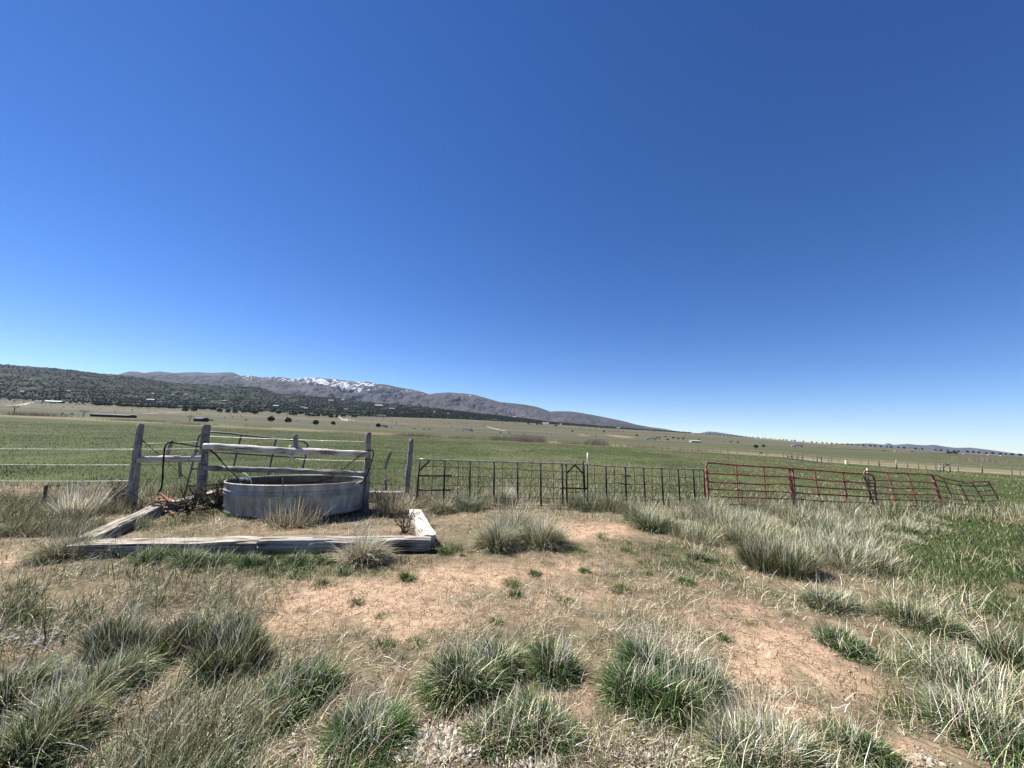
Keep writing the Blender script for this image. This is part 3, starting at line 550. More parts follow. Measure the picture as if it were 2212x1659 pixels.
# ------------------------------------------------------------------ named tussocks
GREENF = dict(green=7, olive=1.5, dry=1.8, lush=2); MIXF = dict(green=5, olive=3, dry=2.6, pale=.6); DRYF = dict(dry=5, pale=3, olive=1.5, brown=1); PALEF = dict(pale=7, dry=2)
TUS = [
 ([(250,1196,.16,.22,700),(360,1205,.14,.2,500)], dict(green=4, dry=3, lush=2), dict(lean=(.2, 1.2)), 'ragged green tuft leaning on the front timber near its left end'),
 ([(470,1212,.2,.16,700),(540,1216,.16,.14,500)], dict(lush=4, green=4, dry=1), dict(lean=(.2, 1.2)), 'low bright green grass below the joint of the front timbers'),
 ([(640,1215,.2,.14,600),(700,1214,.14,.12,400)], dict(lush=4, green=4, dry=2), dict(lean=(.2, 1.2)), 'low green grass in the shade of the right front timber'), # parts list of (px,py,R,H,N), mix, kwargs, label
 ([(1400,1440,.18,.27,1500),(1370,1505,.19,.25,1700),(1455,1512,.22,.27,2000),(1510,1475,.2,.26,1000)], GREENF, {}, 'largest dark green bunchgrass tussock in the right half of the foreground'),
 ([(1198,1450,.17,.27,1500)], GREENF, {}, 'small upright dark green tussock standing alone just left of the largest one'),
 ([(790,1600,.22,.27,2600)], GREENF, {}, 'dark green tussock at the bottom edge left of the pale gravel heap'),
 ([(655,1490,.24,.22,1800),(590,1540,.2,.2,1100)], GREENF, {}, 'low green tussock between the wiry dry brush and the bare dirt'),
 ([(1000,1480,.27,.27,2200),(1075,1440,.2,.24,1000)], dict(green=6, olive=3, dry=3), {}, 'wide green tussock above the pale gravel heap'),
 ([(1160,1575,.24,.2,1500),(1080,1590,.2,.2,1000)], MIXF, {}, 'mixed green and straw tussock at the bottom centre'),
 ([(495,1432,.24,.33,1700),(420,1390,.18,.32,900)], dict(olive=5, green=3, dry=3, brown=2), dict(lean=(.05, .55), curve=(.1, .7)), 'tall dark olive tussock left of the bare dirt'),
 ([(250,1405,.22,.34,1300),(335,1415,.18,.29,700)], dict(olive=5, green=3, dry=4), dict(lean=(.05, .6), curve=(.1, .7)), 'tall olive tussock with straw tips near the left gravel patch'),
 ([(215,1480,.24,.30,1500)], MIXF, dict(bias=(.8, .2)), 'leaning green and straw tussock below the left gravel patch'),
 ([(70,1620,.25,.26,1800),(130,1560,.2,.3,900)], dict(green=3, olive=4, dry=4), dict(bias=(.7, .3)), 'leaning grass tussock in the bottom left corner'),
 ([(25,1510,.24,.3,1200)], MIXF, dict(bias=(.8, .3)), 'straw and green tussock at the left edge under the gravel'),
 ([(1078,1178,.33,.42,1900),(1168,1172,.36,.46,2200),(1110,1150,.34,.62,1100)], dict(green=3, olive=3, dry=4, pale=2), dict(lean=(.1, 1.2), curve=(.3, 1.3)), 'broad half dry tussock in front of the black pipe gate'),
 ([(782,1208,.27,.40,1900)], dict(dry=5, brown=4, pale=2), dict(lean=(.2, 1.4), curve=(.4, 1.5), kink=.12), 'straw coloured tussock against the front of the right timber'),
 ([(1412,1142,.42,.46,1900),(1380,1128,.3,.5,700)], MIXF, dict(lean=(.1, 1.1)), 'green and straw tussock in front of the last bars of the black gate'),
 ([(1650,1228,.30,.36,2000),(1700,1235,.34,.38,2300)], dict(olive=5, green=3, dry=3, pale=1), dict(lean=(.05, .6), curve=(.1, .7)), 'tall olive tussock with a dark base at the edge of the pale grass stand'),
 ([(1785,1308,.26,.24,1700)], dict(green=6, dry=3, pale=1), {}, 'green tussock with straw tips right of the bare dirt'),
 ([(1815,1390,.2,.18,1000),(1850,1415,.16,.16,600)], GREENF, dict(bias=(.5, -.3)), 'low dark green tussock on the upper edge of the cracked bare soil'),
 ([(1850,1615,.15,.20,1000)], GREENF, {}, 'small dark green tussock at the bottom edge on the cracked soil'),
 ([(1600,1640,.2,.30,1500),(1690,1655,.16,.26,900)], dict(green=4, olive=3, dry=4, pale=3), {}, 'green tussock with pale dry stalks at the bottom edge below the largest one'),
 ([(2080,1570,.22,.28,1500),(2165,1610,.2,.30,1200)], dict(green=5, olive=3, dry=3, pale=2), {}, 'large green and pale tussock in the bottom right corner'),
 ([(2195,1440,.22,.36,1300)], dict(olive=6, green=2, dry=2), dict(lean=(.05, .5), curve=(.1, .6)), 'tall olive tussock at the right edge of the foreground'),
 ([(1985,1345,.34,.28,1700)], dict(olive=4, green=3, dry=3), dict(bias=(.3, -.1)), 'matted olive tussock in the right foreground'),
 ([(2090,1480,.3,.26,1300)], MIXF, {}, 'grey green matted tussock above the bottom right corner'),
 ([(150,1200,.28,.36,1700)], dict(olive=4, brown=3, dry=3, green=1), dict(lean=(.1, 1.2), kink=.12), 'dark tangled tussock over the left end of the front timber'),
 ([(320,1212,.15,.22,800)], dict(lush=6, green=3, dry=1), {}, 'bright green tuft in front of the left timber'),
 ([(408,1215,.16,.26,1000)], dict(lush=5, green=4, dry=3), {}, 'bright green tuft with straw skirt overlapping the left timber'),
 ([(305,1135,.14,.18,500)], dict(lush=6, green=3), {}, 'bright green tuft inside the timber frame by the slanting timber'),
 ([(515,1112,.20,.15,700)], dict(lush=6, green=3), {}, 'bright green tuft at the left foot of the stock tank'),
 ([(1010,1100,.34,.46,1200)], MIXF, dict(lean=(.1, 1.2)), 'straw tussock growing through the left bars of the black gate'),
 ([(1085,1083,.34,.52,900)], dict(pale=4, dry=4, green=2), dict(lean=(.05, .7)), 'tall straw tussock growing through the middle of the black gate'),
 ([(1265,1100,.38,.42,1000),(1330,1102,.42,.42,900)], dict(green=4, olive=3, dry=3), {}, 'green tussock at the foot of the steel post in the black gate'),
 ([(955,1104,.32,.38,900)], dict(brown=3, dry=4, olive=2), dict(lean=(.2, 1.3)), 'brown dry tussock at the left foot of the black gate'),
 ([(1510,1205,.2,.2,500)], MIXF, {}, 'small scrubby tuft in the dry weeds right of centre'),
]
for parts, fr, kw, lab in TUS:
    b = BL(); o0 = gp(parts[0][0], parts[0][1])
    for (px, py, R, H, N) in parts:
        q = gp(px, py); tussock(b, q[0], q[1], R, H, int(N*1.5), fr, **kw)
    tag(b.build('grass_tussock', o0), lab, 'grass tussock', 'large grass tussocks')
# stand of pale tall grass in front of the red gates: individuals that look alike
k = 0
for i in range(84):
    px = 1480+i*6.6+random.uniform(-18, 18); py = random.uniform(1098, 1240) if px < 1950 else random.uniform(1105, 1150)
    if px < 1640 and py > 1165: py -= 65
    q = gp(px, py); b = BL(); H = random.uniform(.27, .50)
    if px > 1900: H *= .45
    tussock(b, q[0], q[1], random.uniform(.25, .45), H, 430, dict(dry=5, pale=2.5, olive=3, green=3), lean=(.05, .9), curve=(.1, .9), wd=.006, bias=(.15, 0))
    wh = 'the last bars of the black gate' if px < 1530 else 'the first red gate' if px < 1710 else 'the second red gate' if px < 1880 else 'the last two red gates'
    rw = 'near' if py > 1158 else 'far'
    if px > 1900: rw = 'low'
    tag(b.build('grass_tussock', q), 'pale dry tussock in the %s row before %s' % (rw, wh), 'grass tussock', '%s pale tussocks before %s' % (rw, wh))
for x, y in [(1155,1240),(1262,1234),(1105,1262),(1117,1288),(823,1332),(823,1400),(770,1302),(1300,1165),(700,1262),(1440,1200),(1340,1275),(1400,1240),(900,1390),(1070,1345),(960,1195),(1000,1200),(610,1232),(660,1226),(1220,1300),(1480,1260),(1560,1240),(880,1250),(740,1240),(1950,1560),(2010,1530),(1560,1380),(1250,1190)]:
    q = gp(x, y); b = BL(); tussock(b, q[0], q[1], random.uniform(.04, .14), random.uniform(.05, .15), random.randint(90, 260), dict(lush=5, green=5, olive=1), lean=(.2, 1.2), wd=.006, seg=3, drystem=0)
    tag(b.build('grass_sprout', q), 'tiny fresh green grass sprout on the open dirt', 'grass tuft', 'tiny green sprouts on the open dirt')
# dry stalks and brush
def stalks(px, py, R, H, N, fr, wd, name, lab, lean=(.0, .5), kink=.12, cat='dry weed', bias=(0, 0), curve=(0, .4), group=None):
    q = gp(px, py); b = BL(); tussock(b, q[0], q[1], R, H, N, fr, lean=lean, curve=curve, wd=wd, kink=kink, seg=6, drystem=0, bias=bias)
    return tag(b.build(name, q), lab, cat, group)
stalks(165, 1112, .38, .62, 420, dict(pale=1), .014, 'dry_weed', 'pale bleached tall weed stalks left of the wooden posts', (.0, .7), .07)
stalks(640, 1126, .6, .52, 700, dict(pale=4, dry=4, brown=2), .009, 'dry_weed', 'dry wiry weed leaning in front of the stock tank', (.1, .9), .16, bias=(.5, 0))
stalks(650, 1116, .25, .55, 350, dict(dry=3, brown=2, olive=3), .005, 'dry_weed', 'golden grass tuft against the front of the tank', (.05, .5), .05)
stalks(430, 1600, .42, .26, 3200, dict(pale=4, dry=5, brown=2, olive=1), .0042, 'dry_brush', 'pale tangled wiry brush at the bottom left', (.3, 1.3), .45, 'dry brush')
stalks(330, 1640, .3, .24, 1500, dict(pale=3, dry=5, brown=2, olive=2), .004, 'dry_brush', 'smaller pale tangled brush at the bottom edge left of the big one', (.3, 1.3), .45, 'dry brush')
stalks(845, 1108, .42, .60, 900, dict(dry=4, pale=2, brown=3), .008, 'dry_brush', 'straw brush between the tank and the right hand timber', (.2, 1.1), .22, 'dry brush')
stalks(905, 1092, .35, .48, 700, dict(dry=4, pale=2, brown=3), .008, 'dry_brush', 'straw brush under the lone wooden post beside the black gate', (.2, 1.2), .22, 'dry brush')
stalks(250, 1085, .4, .34, 420, dict(brown=4, dry=3, olive=2), .008, 'dry_brush', 'dark brown brush left of the leaning first post', (.2, 1.0), .25, 'dry brush')
stalks(1440, 1420, .3, .5, 110, PALEF, .0035, 'dry_weed', 'thin pale stalks rising over the largest green tussock', (.0, .8), .08)
stalks(1650, 1590, .25, .36, 160, PALEF, .004, 'dry_weed', 'pale stalks at the bottom edge right of the largest tussock', (.0, .8), .1)
stalks(2100, 1500, .35, .42, 220, PALEF, .005, 'dry_weed', 'pale stalks over the bottom right tussock', (.0, .8), .1)

def shrub(px, py, H, n, m, name, lab, cat, spread=.6, gnarl=.35, twig=.004, depth=3):
    q = gp(px, py); b = MB()
    def br(p, d, L, r, lv):
        pts = [p]; dd = d
        for _ in range(4):
            dd = dd+np.array([random.gauss(0, gnarl)*.35, random.gauss(0, gnarl)*.35, random.gauss(0, gnarl)*.2]); dd /= np.linalg.norm(dd); pts.append(pts[-1]+dd*L/4)
        b.tube(pts, np.linspace(r, r*.5, 5), 4, False)
        if lv < depth:
            for _ in range(3):
                k = random.choice((2, 3, 4)); d2 = dd+np.array([random.gauss(0, spread), random.gauss(0, spread), random.gauss(.1, spread*.6)]); br(pts[k], d2/np.linalg.norm(d2), L*.6, max(r*.6, twig*.5), lv+1)
    for _ in range(n):
        d = np.array([random.gauss(0, spread), random.gauss(0, spread), 1.0]); br(q+np.array([random.gauss(0, .04), random.gauss(0, .04), -.02]), d/np.linalg.norm(d), H*.5, twig*2, 1)
    return tag(b.build(name, m, None, origin=q), lab, cat)
M['twig'] = noisy('twig', [(.3, (.16, .125, .09)), (.7, (.34, .29, .22))], 12, .9)
M['dark_twig'] = noisy('dark_twig', [(.3, (.05, .04, .03)), (.7, (.14, .11, .08))], 12, .9)
shrub(872, 1150, .46, 9, M['dark_twig'], 'dead_shrub', 'small dark dead shrub rising behind the right timber', 'dead shrub', .5, .5, .006)
shrub(905, 1135, .34, 5, M['twig'], 'dead_shrub', 'pale twiggy shrub beside the right hand side timber', 'dead shrub', .6, .5, .005)
shrub(470, 1096, .8, 18, M['dark_twig'], 'dead_shrub', 'tangled dark vines between second post and tank', 'dead shrub', .55, .6, .009)
shrub(405, 1102, .7, 12, M['dark_twig'], 'dead_shrub', 'dark twigs at the foot of the leaning pipe frame', 'dead shrub', .6, .6, .008)
shrub(818, 1102, .6, 14, M['dark_twig'], 'dead_shrub', 'dark dead stems right of the third post', 'dead shrub', .6, .5, .008)
shrub(238, 1092, .6, 12, M['dark_twig'], 'dead_shrub', 'dark brown dead bush left of the first leaning post', 'dead shrub', .5, .6, .009)
shrub(110, 1400, .35, 1, M['dark_twig'], 'dead_twig', 'single dark twig stuck in the left gravel patch', 'twig', .3, .5, .004, 2)

# ------------------------------------------------------------------ ground cover (stuff)
def scatter(N, r0, r1, pw=1.0, th=1.2):
    r = r0*(r1/r0)**(RNG.random(N)**pw); t = RNG.uniform(-th, th, N); return r*np.sin(t), r*np.cos(t), r
def stuff_cover():
    # short green grass
    x, y, r = scatter(620000, 1.5, 15, .7); b, g, d, px, py = cover(x, y); cl = fbm(x*6, y*6, 3, 201)
    k = RNG.random(len(x)) < np.clip((g-.20)*1.6, .02, 1)*np.maximum(sstep(.38, .55, cl), g*.7)*(1-.85*np.clip(b, 0, 1)); x, y, r = x[k], y[k], r[k]; N = len(x)
    bl = BL(); bl.add(np.stack([x, y, G(x, y)-.004], -1), RNG.uniform(0, 6.28, N), RNG.uniform(.1, .9, N), RNG.uniform(.03, .10, N)*(1+r*.03), .0025+.0006*r, RNG.uniform(.1, .8, N), mixcol(dict(green=6, lush=2, olive=2, dry=1), N), seg=2)
    tag(bl.build('short_grass'), 'short green grass growing in patches on the dry ground', 'grass', kind='stuff')
    # dry standing and lying stalks
    x, y, r = scatter(420000, 1.5, 13, .8); b, g, d, px, py = cover(x, y); cl = fbm(x*3, y*3, 3, 203)
    k = RNG.random(len(x)) < np.clip(d-.25, 0.02, 1)*sstep(.25, .55, cl)*(1-.82*np.clip(b*1.1, 0, 1))*(1-.95*g)*.9; x, y, r = x[k], y[k], r[k]; N = len(x)
    bl = BL(); ln = np.where(RNG.random(N) < .75, RNG.uniform(1.0, 1.55, N), RNG.uniform(0, 1.0, N))
    bl.add(np.stack([x, y, G(x, y)+.006], -1), RNG.normal(.3, 1.6, N), ln, .04+.16*RNG.random(N)**2, .0022+.0004*r, RNG.uniform(-.2, .4, N), mixcol(dict(dry=5, pale=2, brown=3, olive=2), N), kink=.18, seg=3)
    tag(bl.build('dry_grass_litter'), 'dry straw stalks and litter lying over the soil', 'dry grass', kind='stuff')
    # leggy mixed grass
    x, y, r = scatter(150000, 1.4, 10, .8); b, g, d, px, py = cover(x, y); cl = fbm(x*1.8, y*1.8, 3, 207)
    left = np.clip(1-(px-450)/300, 0, 1)*(py > 1230)+np.clip((px-1850)/150, 0, 1)*(py > 1200)+np.clip((py-1560)/60, 0, .3)
    k = RNG.random(len(x)) < left*sstep(.42, .6, cl)*(1-.8*b)*.62; x, y, r = x[k], y[k], r[k]; N = len(x); bl = BL()
    bl.add(np.stack([x, y, G(x, y)-.005], -1), RNG.normal(.4, 1.3, N), RNG.uniform(.1, 1.1, N), RNG.uniform(.1, .34, N), np.full(N, .0032)+.0003*r, RNG.uniform(.1, 1, N), mixcol(dict(green=5.5, olive=2, dry=4, pale=1.5), N), kink=.14, seg=4)
    tag(bl.build('mixed_grass'), 'loose green and straw grass filling the space between the tussocks', 'grass', kind='stuff')
    # twigs and dark flecks on the bare soil
    x, y, r = scatter(150000, 1.6, 10, .8); b, g, d, px, py = cover(x, y); k = (RNG.random(len(x)) < .25)*(b > .2); x, y, r = x[k], y[k], r[k]; N = len(x); bl = BL()
    bl.add(np.stack([x, y, G(x, y)+.003], -1), RNG.uniform(0, 6.28, N), RNG.uniform(.6, 1.5, N), RNG.uniform(.02, .09, N), .002+.0004*r, RNG.uniform(-.3, .4, N), mixcol(dict(brown=5, dry=3, olive=1), N), kink=.3, seg=3)
    tag(bl.build('twig_litter'), 'small brown twigs and stems on the bare cracked soil', 'litter', kind='stuff')
    # field grass beyond the gates
    N = 300000; x, y, r = scatter(N, 9.5, 150, 1.15, 1.15); u, Y, _ = Ybase(x, y); ya, _ = node(0, u); pt = fbm(x/3, y/5, 4, 211)
    k = (y-.07*x > 9.7)*(Y < ya)*(RNG.random(N) < .35+.65*sstep(.3, .6, pt)); x, y, r, pt = x[k], y[k], r[k], pt[k]; N = len(x)
    near = 1-sstep(12, 22, r); c = mixcol(dict(green=4, lush=2.5, olive=3.5, dry=1.6), N)*np.array([.86, .9, .8])
    dryk = RNG.random(N) < .06+.4*sstep(.5, .72, fbm(x/2.2, y/3.5, 4, 219))+.35*near*(fbm(x/1.5, y/1.5, 3, 213) > .5)+.25*sstep(.45, .7, fbm(x/14, y/25, 3, 79)); c[dryk] = gcol('dry', dryk.sum())*.85; bl = BL()
    bl.add(np.stack([x, y, G(x, y)-.01], -1), RNG.uniform(0, 6.28, N), RNG.uniform(.1, .9, N), RNG.uniform(.04, .10, N)*(1+near*.7+r*.003), .003+.0008*r, RNG.uniform(.1, .7, N), c, seg=2)
    tag(bl.build('field_grass'), 'green pasture grass of the wide field behind the gates', 'grass', kind='stuff')
    # ragged grass along the fence line and behind it
    N = 30000; t = RNG.random(N); x = -9+t*26; y = 9.0+.075*(x+2)+RNG.normal(.5, .55, N)+np.where(x < -2.5, -.4, 0); cl = fbm(x*1.6, y*1.6, 3, 217)
    k = (cl > .45)&~((np.abs(x+4.2) < 1.9)&(y < 8.9)); x, y = x[k], y[k]; N = len(x); bl = BL()
    bl.add(np.stack([x, y, G(x, y)-.01], -1), RNG.uniform(0, 6.28, N), RNG.uniform(0, .6, N), RNG.uniform(.10, .42, N), RNG.uniform(.004, .009, N), RNG.uniform(0, .7, N), mixcol(dict(dry=4, pale=2, olive=3, green=3), N), kink=.08, seg=4)
    tag(bl.build('fence_line_grass'), 'ragged half dry grass along the foot of the fence line', 'grass', kind='stuff')
stuff_cover()
# left margin rough grass
def left_margin():
    N = 26000; px = RNG.uniform(-150, 330, N); py = RNG.uniform(1062, 1160, N); P = np.array([at_z(a, b) for a, b in zip(px, py)]); x, y = P[:, 0], P[:, 1]
    k = fbm(x*1.2, y*1.2, 3, 221) > .42; x, y = x[k], y[k]; N = len(x); bl = BL()
    bl.add(np.stack([x, y, G(x, y)-.01], -1), RNG.normal(.2, 1.4, N), RNG.uniform(.1, 1.2, N), RNG.uniform(.10, .34, N), RNG.uniform(.003, .007, N), RNG.uniform(0, .9, N), mixcol(dict(dry=4, pale=1, olive=4, brown=2, green=2), N), kink=.1, seg=4)
    tag(bl.build('rough_grass'), 'rough grey green grass left of the timber frame', 'grass', kind='stuff')
left_margin()

# gravel (stuff) and single stones
def rock(seed, n=2):
    V, F_ = icos(); rs = np.random.default_rng(seed); return V*rs.uniform(.75, 1.2, (len(V), 1))*rs.uniform(.6, 1.2, (1, 3)), F_
def gravel():
    V0, F0 = icos(); out = []; N = 0; VV = []; FF = []; CC = []
    zones = [(940,1615,75,42,3400),(60,1372,95,22,900),(262,1508,36,14,350),(1135,1650,60,16,800),(1420,1625,130,40,700),(1990,1640,60,22,160),(860,1655,60,14,500),(640,1620,60,30,120),(1480,1560,40,30,160),(130,1345,40,10,150)]
    for cx, cy, rx, ry, n in zones:
        px = RNG.normal(cx, rx*.5, n); py = RNG.normal(cy, ry*.55, n)
        P = np.array([at_z(a, b) for a, b in zip(px, py)]); s = .0055*np.exp(RNG.normal(0, .5, n)); s = np.clip(s, .003, .022)*(1+.1*(P[:, 1]-2))
        sc_ = RNG.uniform(.6, 1.3, (n, 1, 3)); V = V0[None]*RNG.uniform(.75, 1.2, (n, 12, 1))*sc_*s[:, None, None]
        P[:, 2] = G(P[:, 0], P[:, 1])+s*.3; V = V+P[:, None, :]; VV.append(V.reshape(-1, 3)); FF.append((F0[None]+((np.arange(n)+N)*12)[:, None, None]).reshape(-1, 3)); N += n
        c = np.array([.33, .275, .215])*RNG.uniform(.55, 1.3, (n, 1)); w_ = RNG.random(n) < .2; c[w_] = np.array([.50, .47, .42]); CC.append(np.repeat(c, 12, 0))
    me = npmesh('gravel', np.concatenate(VV), [np.concatenate(FF)], False, np.clip(np.concatenate(CC), 0, .85)); me.materials.append(attr_mat('gravel', .85, .2))
    tag(link(bpy.data.objects.new('gravel', me)), 'pale gravel spilled among the grass at the bottom', 'gravel', kind='stuff')
gravel()
def clods():
    V0, F0 = icos(); N = 60000; x, y, r = scatter(N, 1.7, 9, .85); b, g, d, px, py = cover(x, y); k = RNG.random(N) < np.clip(b, .08, 1)*.5*sstep(.4, .6, fbm(x*2, y*2, 3, 91)); x, y, r = x[k], y[k], r[k]; N = len(x)
    s = np.clip(.0028*np.exp(RNG.normal(0, .55, N))*(1+.12*r), .002, .018); V = V0[None]*RNG.uniform(.7, 1.25, (N, 12, 1))*RNG.uniform(.6, 1.4, (N, 1, 3))*np.stack([s, s, s*.6], -1)[:, None, :]+np.stack([x, y, G(x, y)+s*.15], -1)[:, None, :]
    me = npmesh('soil_clods', V.reshape(-1, 3), [(F0[None]+(np.arange(N)*12)[:, None, None]).reshape(-1, 3)], False, np.repeat(np.array([.34, .235, .155])*RNG.uniform(.6, 1.25, (N, 1)), 12, 0)); me.materials.append(M['forest'])
    tag(link(bpy.data.objects.new('soil_clods', me)), 'small crumbs and clods of pinkish soil on the bare dirt', 'soil', kind='stuff')
clods()
for i, (px, py, s, lab) in enumerate([(643,1613,.022,'white stone lying alone on bare soil at the bottom left'),(1401,1641,.019,'white stone at the bottom edge below the largest green tussock'),(1456,1636,.015,'smaller white stone at the bottom edge right of another'),
        (905,1596,.028,'largest pale stone on the gravel heap'),(1146,1650,.026,'white stone at the bottom centre edge'),(826,1340,.012,'tiny white stone on the bare dirt in the middle'),(2010,1648,.02,'white stone at the bottom right on cracked soil')]):
    V, F_ = rock(50+i); p = gp(px, py); me = npmesh('stone', V*s, [F_], False); me.materials.append(M['stone']); sub = None
    o = link(bpy.data.objects.new('stone', me)); o.location = Vector(p+np.array([0, 0, s*.4])); m_ = o.modifiers.new('s', 'SUBSURF'); m_.levels = 1; m_.render_levels = 1
    tag(o, lab, 'stone')

# ------------------------------------------------------------------ timber frame round the tank
def timber(p0, p1, wd, ht, m, lab, seed, taper=1.0, sq=.75, tilt=0):
    p0 = np.array(p0, float); p1 = np.array(p1, float); n = max(14, int(np.linalg.norm(p1-p0)*12)); P = np.array(lin(p0, p1, n))
    P[:, 2] += (vnoise(np.linspace(0, 6, n), np.zeros(n), seed)-.5)*.02
    b = MB(); r = np.linspace(1, taper, n)*wd/2
    # squared section with worn corners and checks
    T = (p1-p0)/np.linalg.norm(p1-p0); Nn = np.array([T[1], -T[0], 0]); Nn /= np.linalg.norm(Nn); Bn = np.cross(Nn, T); sd = 40; ang = np.linspace(0, 2*np.pi, sd+1)[:-1]; V = []; UV = []
    for i in range(n):
        t = i/(n-1)*np.linalg.norm(p1-p0); ca, sa = np.cos(ang), np.sin(ang); k = 1/np.maximum(np.abs(ca), np.abs(sa)); kk = 1+(k-1)*sq
        chk = (vnoise(ang*5+seed*11, np.full(sd, t*.9+seed), seed+1) > .72)*.15+(fbm(ang*2+seed, np.full(sd, t*2.2), 3, seed+2)-.5)*.20
        e = 1-.10*max(0, 1-min(i, n-1-i)*1.0) ; q = kk*(1-chk)*e
        V.append(P[i]+(ca*q*r[i])[:, None]*Nn+(sa*q*ht/2*np.linspace(1, taper, n)[i])[:, None]*Bn); UV.append(np.stack([np.full(sd, t+seed), np.abs(ang-np.pi)/np.pi*2+seed], -1))
    V = np.concatenate(V); UV = np.concatenate(UV); i, j = np.meshgrid(np.arange(n-1), np.arange(sd), indexing='ij'); i = i.ravel(); j = j.ravel(); k = (j+1) % sd
    F4 = np.stack([i*sd+j, i*sd+k, (i+1)*sd+k, (i+1)*sd+j], -1); j = np.arange(sd); k = (j+1) % sd; c = n*sd
    V = np.concatenate([V, [P[0]], [P[-1]]]); UV = np.concatenate([UV, [[0, 0]], [[1, 0]]])
    F3 = np.concatenate([np.stack([k, j, np.full(sd, c)], -1), np.stack([(n-1)*sd+j, (n-1)*sd+k, np.full(sd, c+1)], -1)]); b.add(V, F4, F3, UV)
    return tag(b.build('timber', m, None, smooth=False, origin=p0), lab, 'timber', 'old timbers framing the ground round the tank')
def mid(a, b, z=None):
    m_ = (np.array(a)+np.array(b))/2
    if z is not None: m_[2] = z
    return m_
zt = .15
a0 = mid(at_z(152, 1163, zt), at_z(169, 1182, zt), zt/2+.005); a1 = mid(at_z(565, 1156, zt), at_z(560, 1174, zt), zt/2+.005)
timber(a0, a1, .30, .165, M['dark_timber'], 'flat grey timber forming the left half of the front edge', 3)
a0 = mid(at_z(567, 1153, .175), at_z(565, 1170, .175), .09); a1 = mid(at_z(931, 1153, .175), at_z(931, 1169, .175), .09)
timber(a0+np.array([.01, -.02, 0]), a1, .26, .185, M['timber'], 'cracked rounded timber forming the right half of the front edge', 11, sq=.45)
a0 = at_z(160, 1163, zt)+np.array([.05, .10, -.08]); a1 = at_z(342, 1090, zt)+np.array([0, 0, -.08])
timber(a0, a1, .20, .17, M['dark_timber'], 'slanting timber forming the left side of the frame', 5)
a0 = at_z(368, 1083, .16)+np.array([0, 0, -.09]); a1 = at_z(500, 1049, .16)+np.array([0, 0, -.09])
timber(a0, a1, .18, .17, M['timber'], 'far pale timber lying behind the second post', 6)
a0 = at_z(921, 1153, .18)+np.array([.03, .03, -.09]); a1 = at_z(896, 1100, .18)+np.array([0, 0, -.09])
timber(a0, a1, .22, .18, M['pale_wood'], 'bleached timber forming the right side of the frame', 8)
a0 = at_z(700, 1060, .2)+np.array([0, 0, -.1]); a1 = at_z(888, 1062, .2)+np.array([0, 0, -.1])
timber(a0, a1, .2, .2, M['timber'], 'pale timber forming the back edge behind the tank', 9)

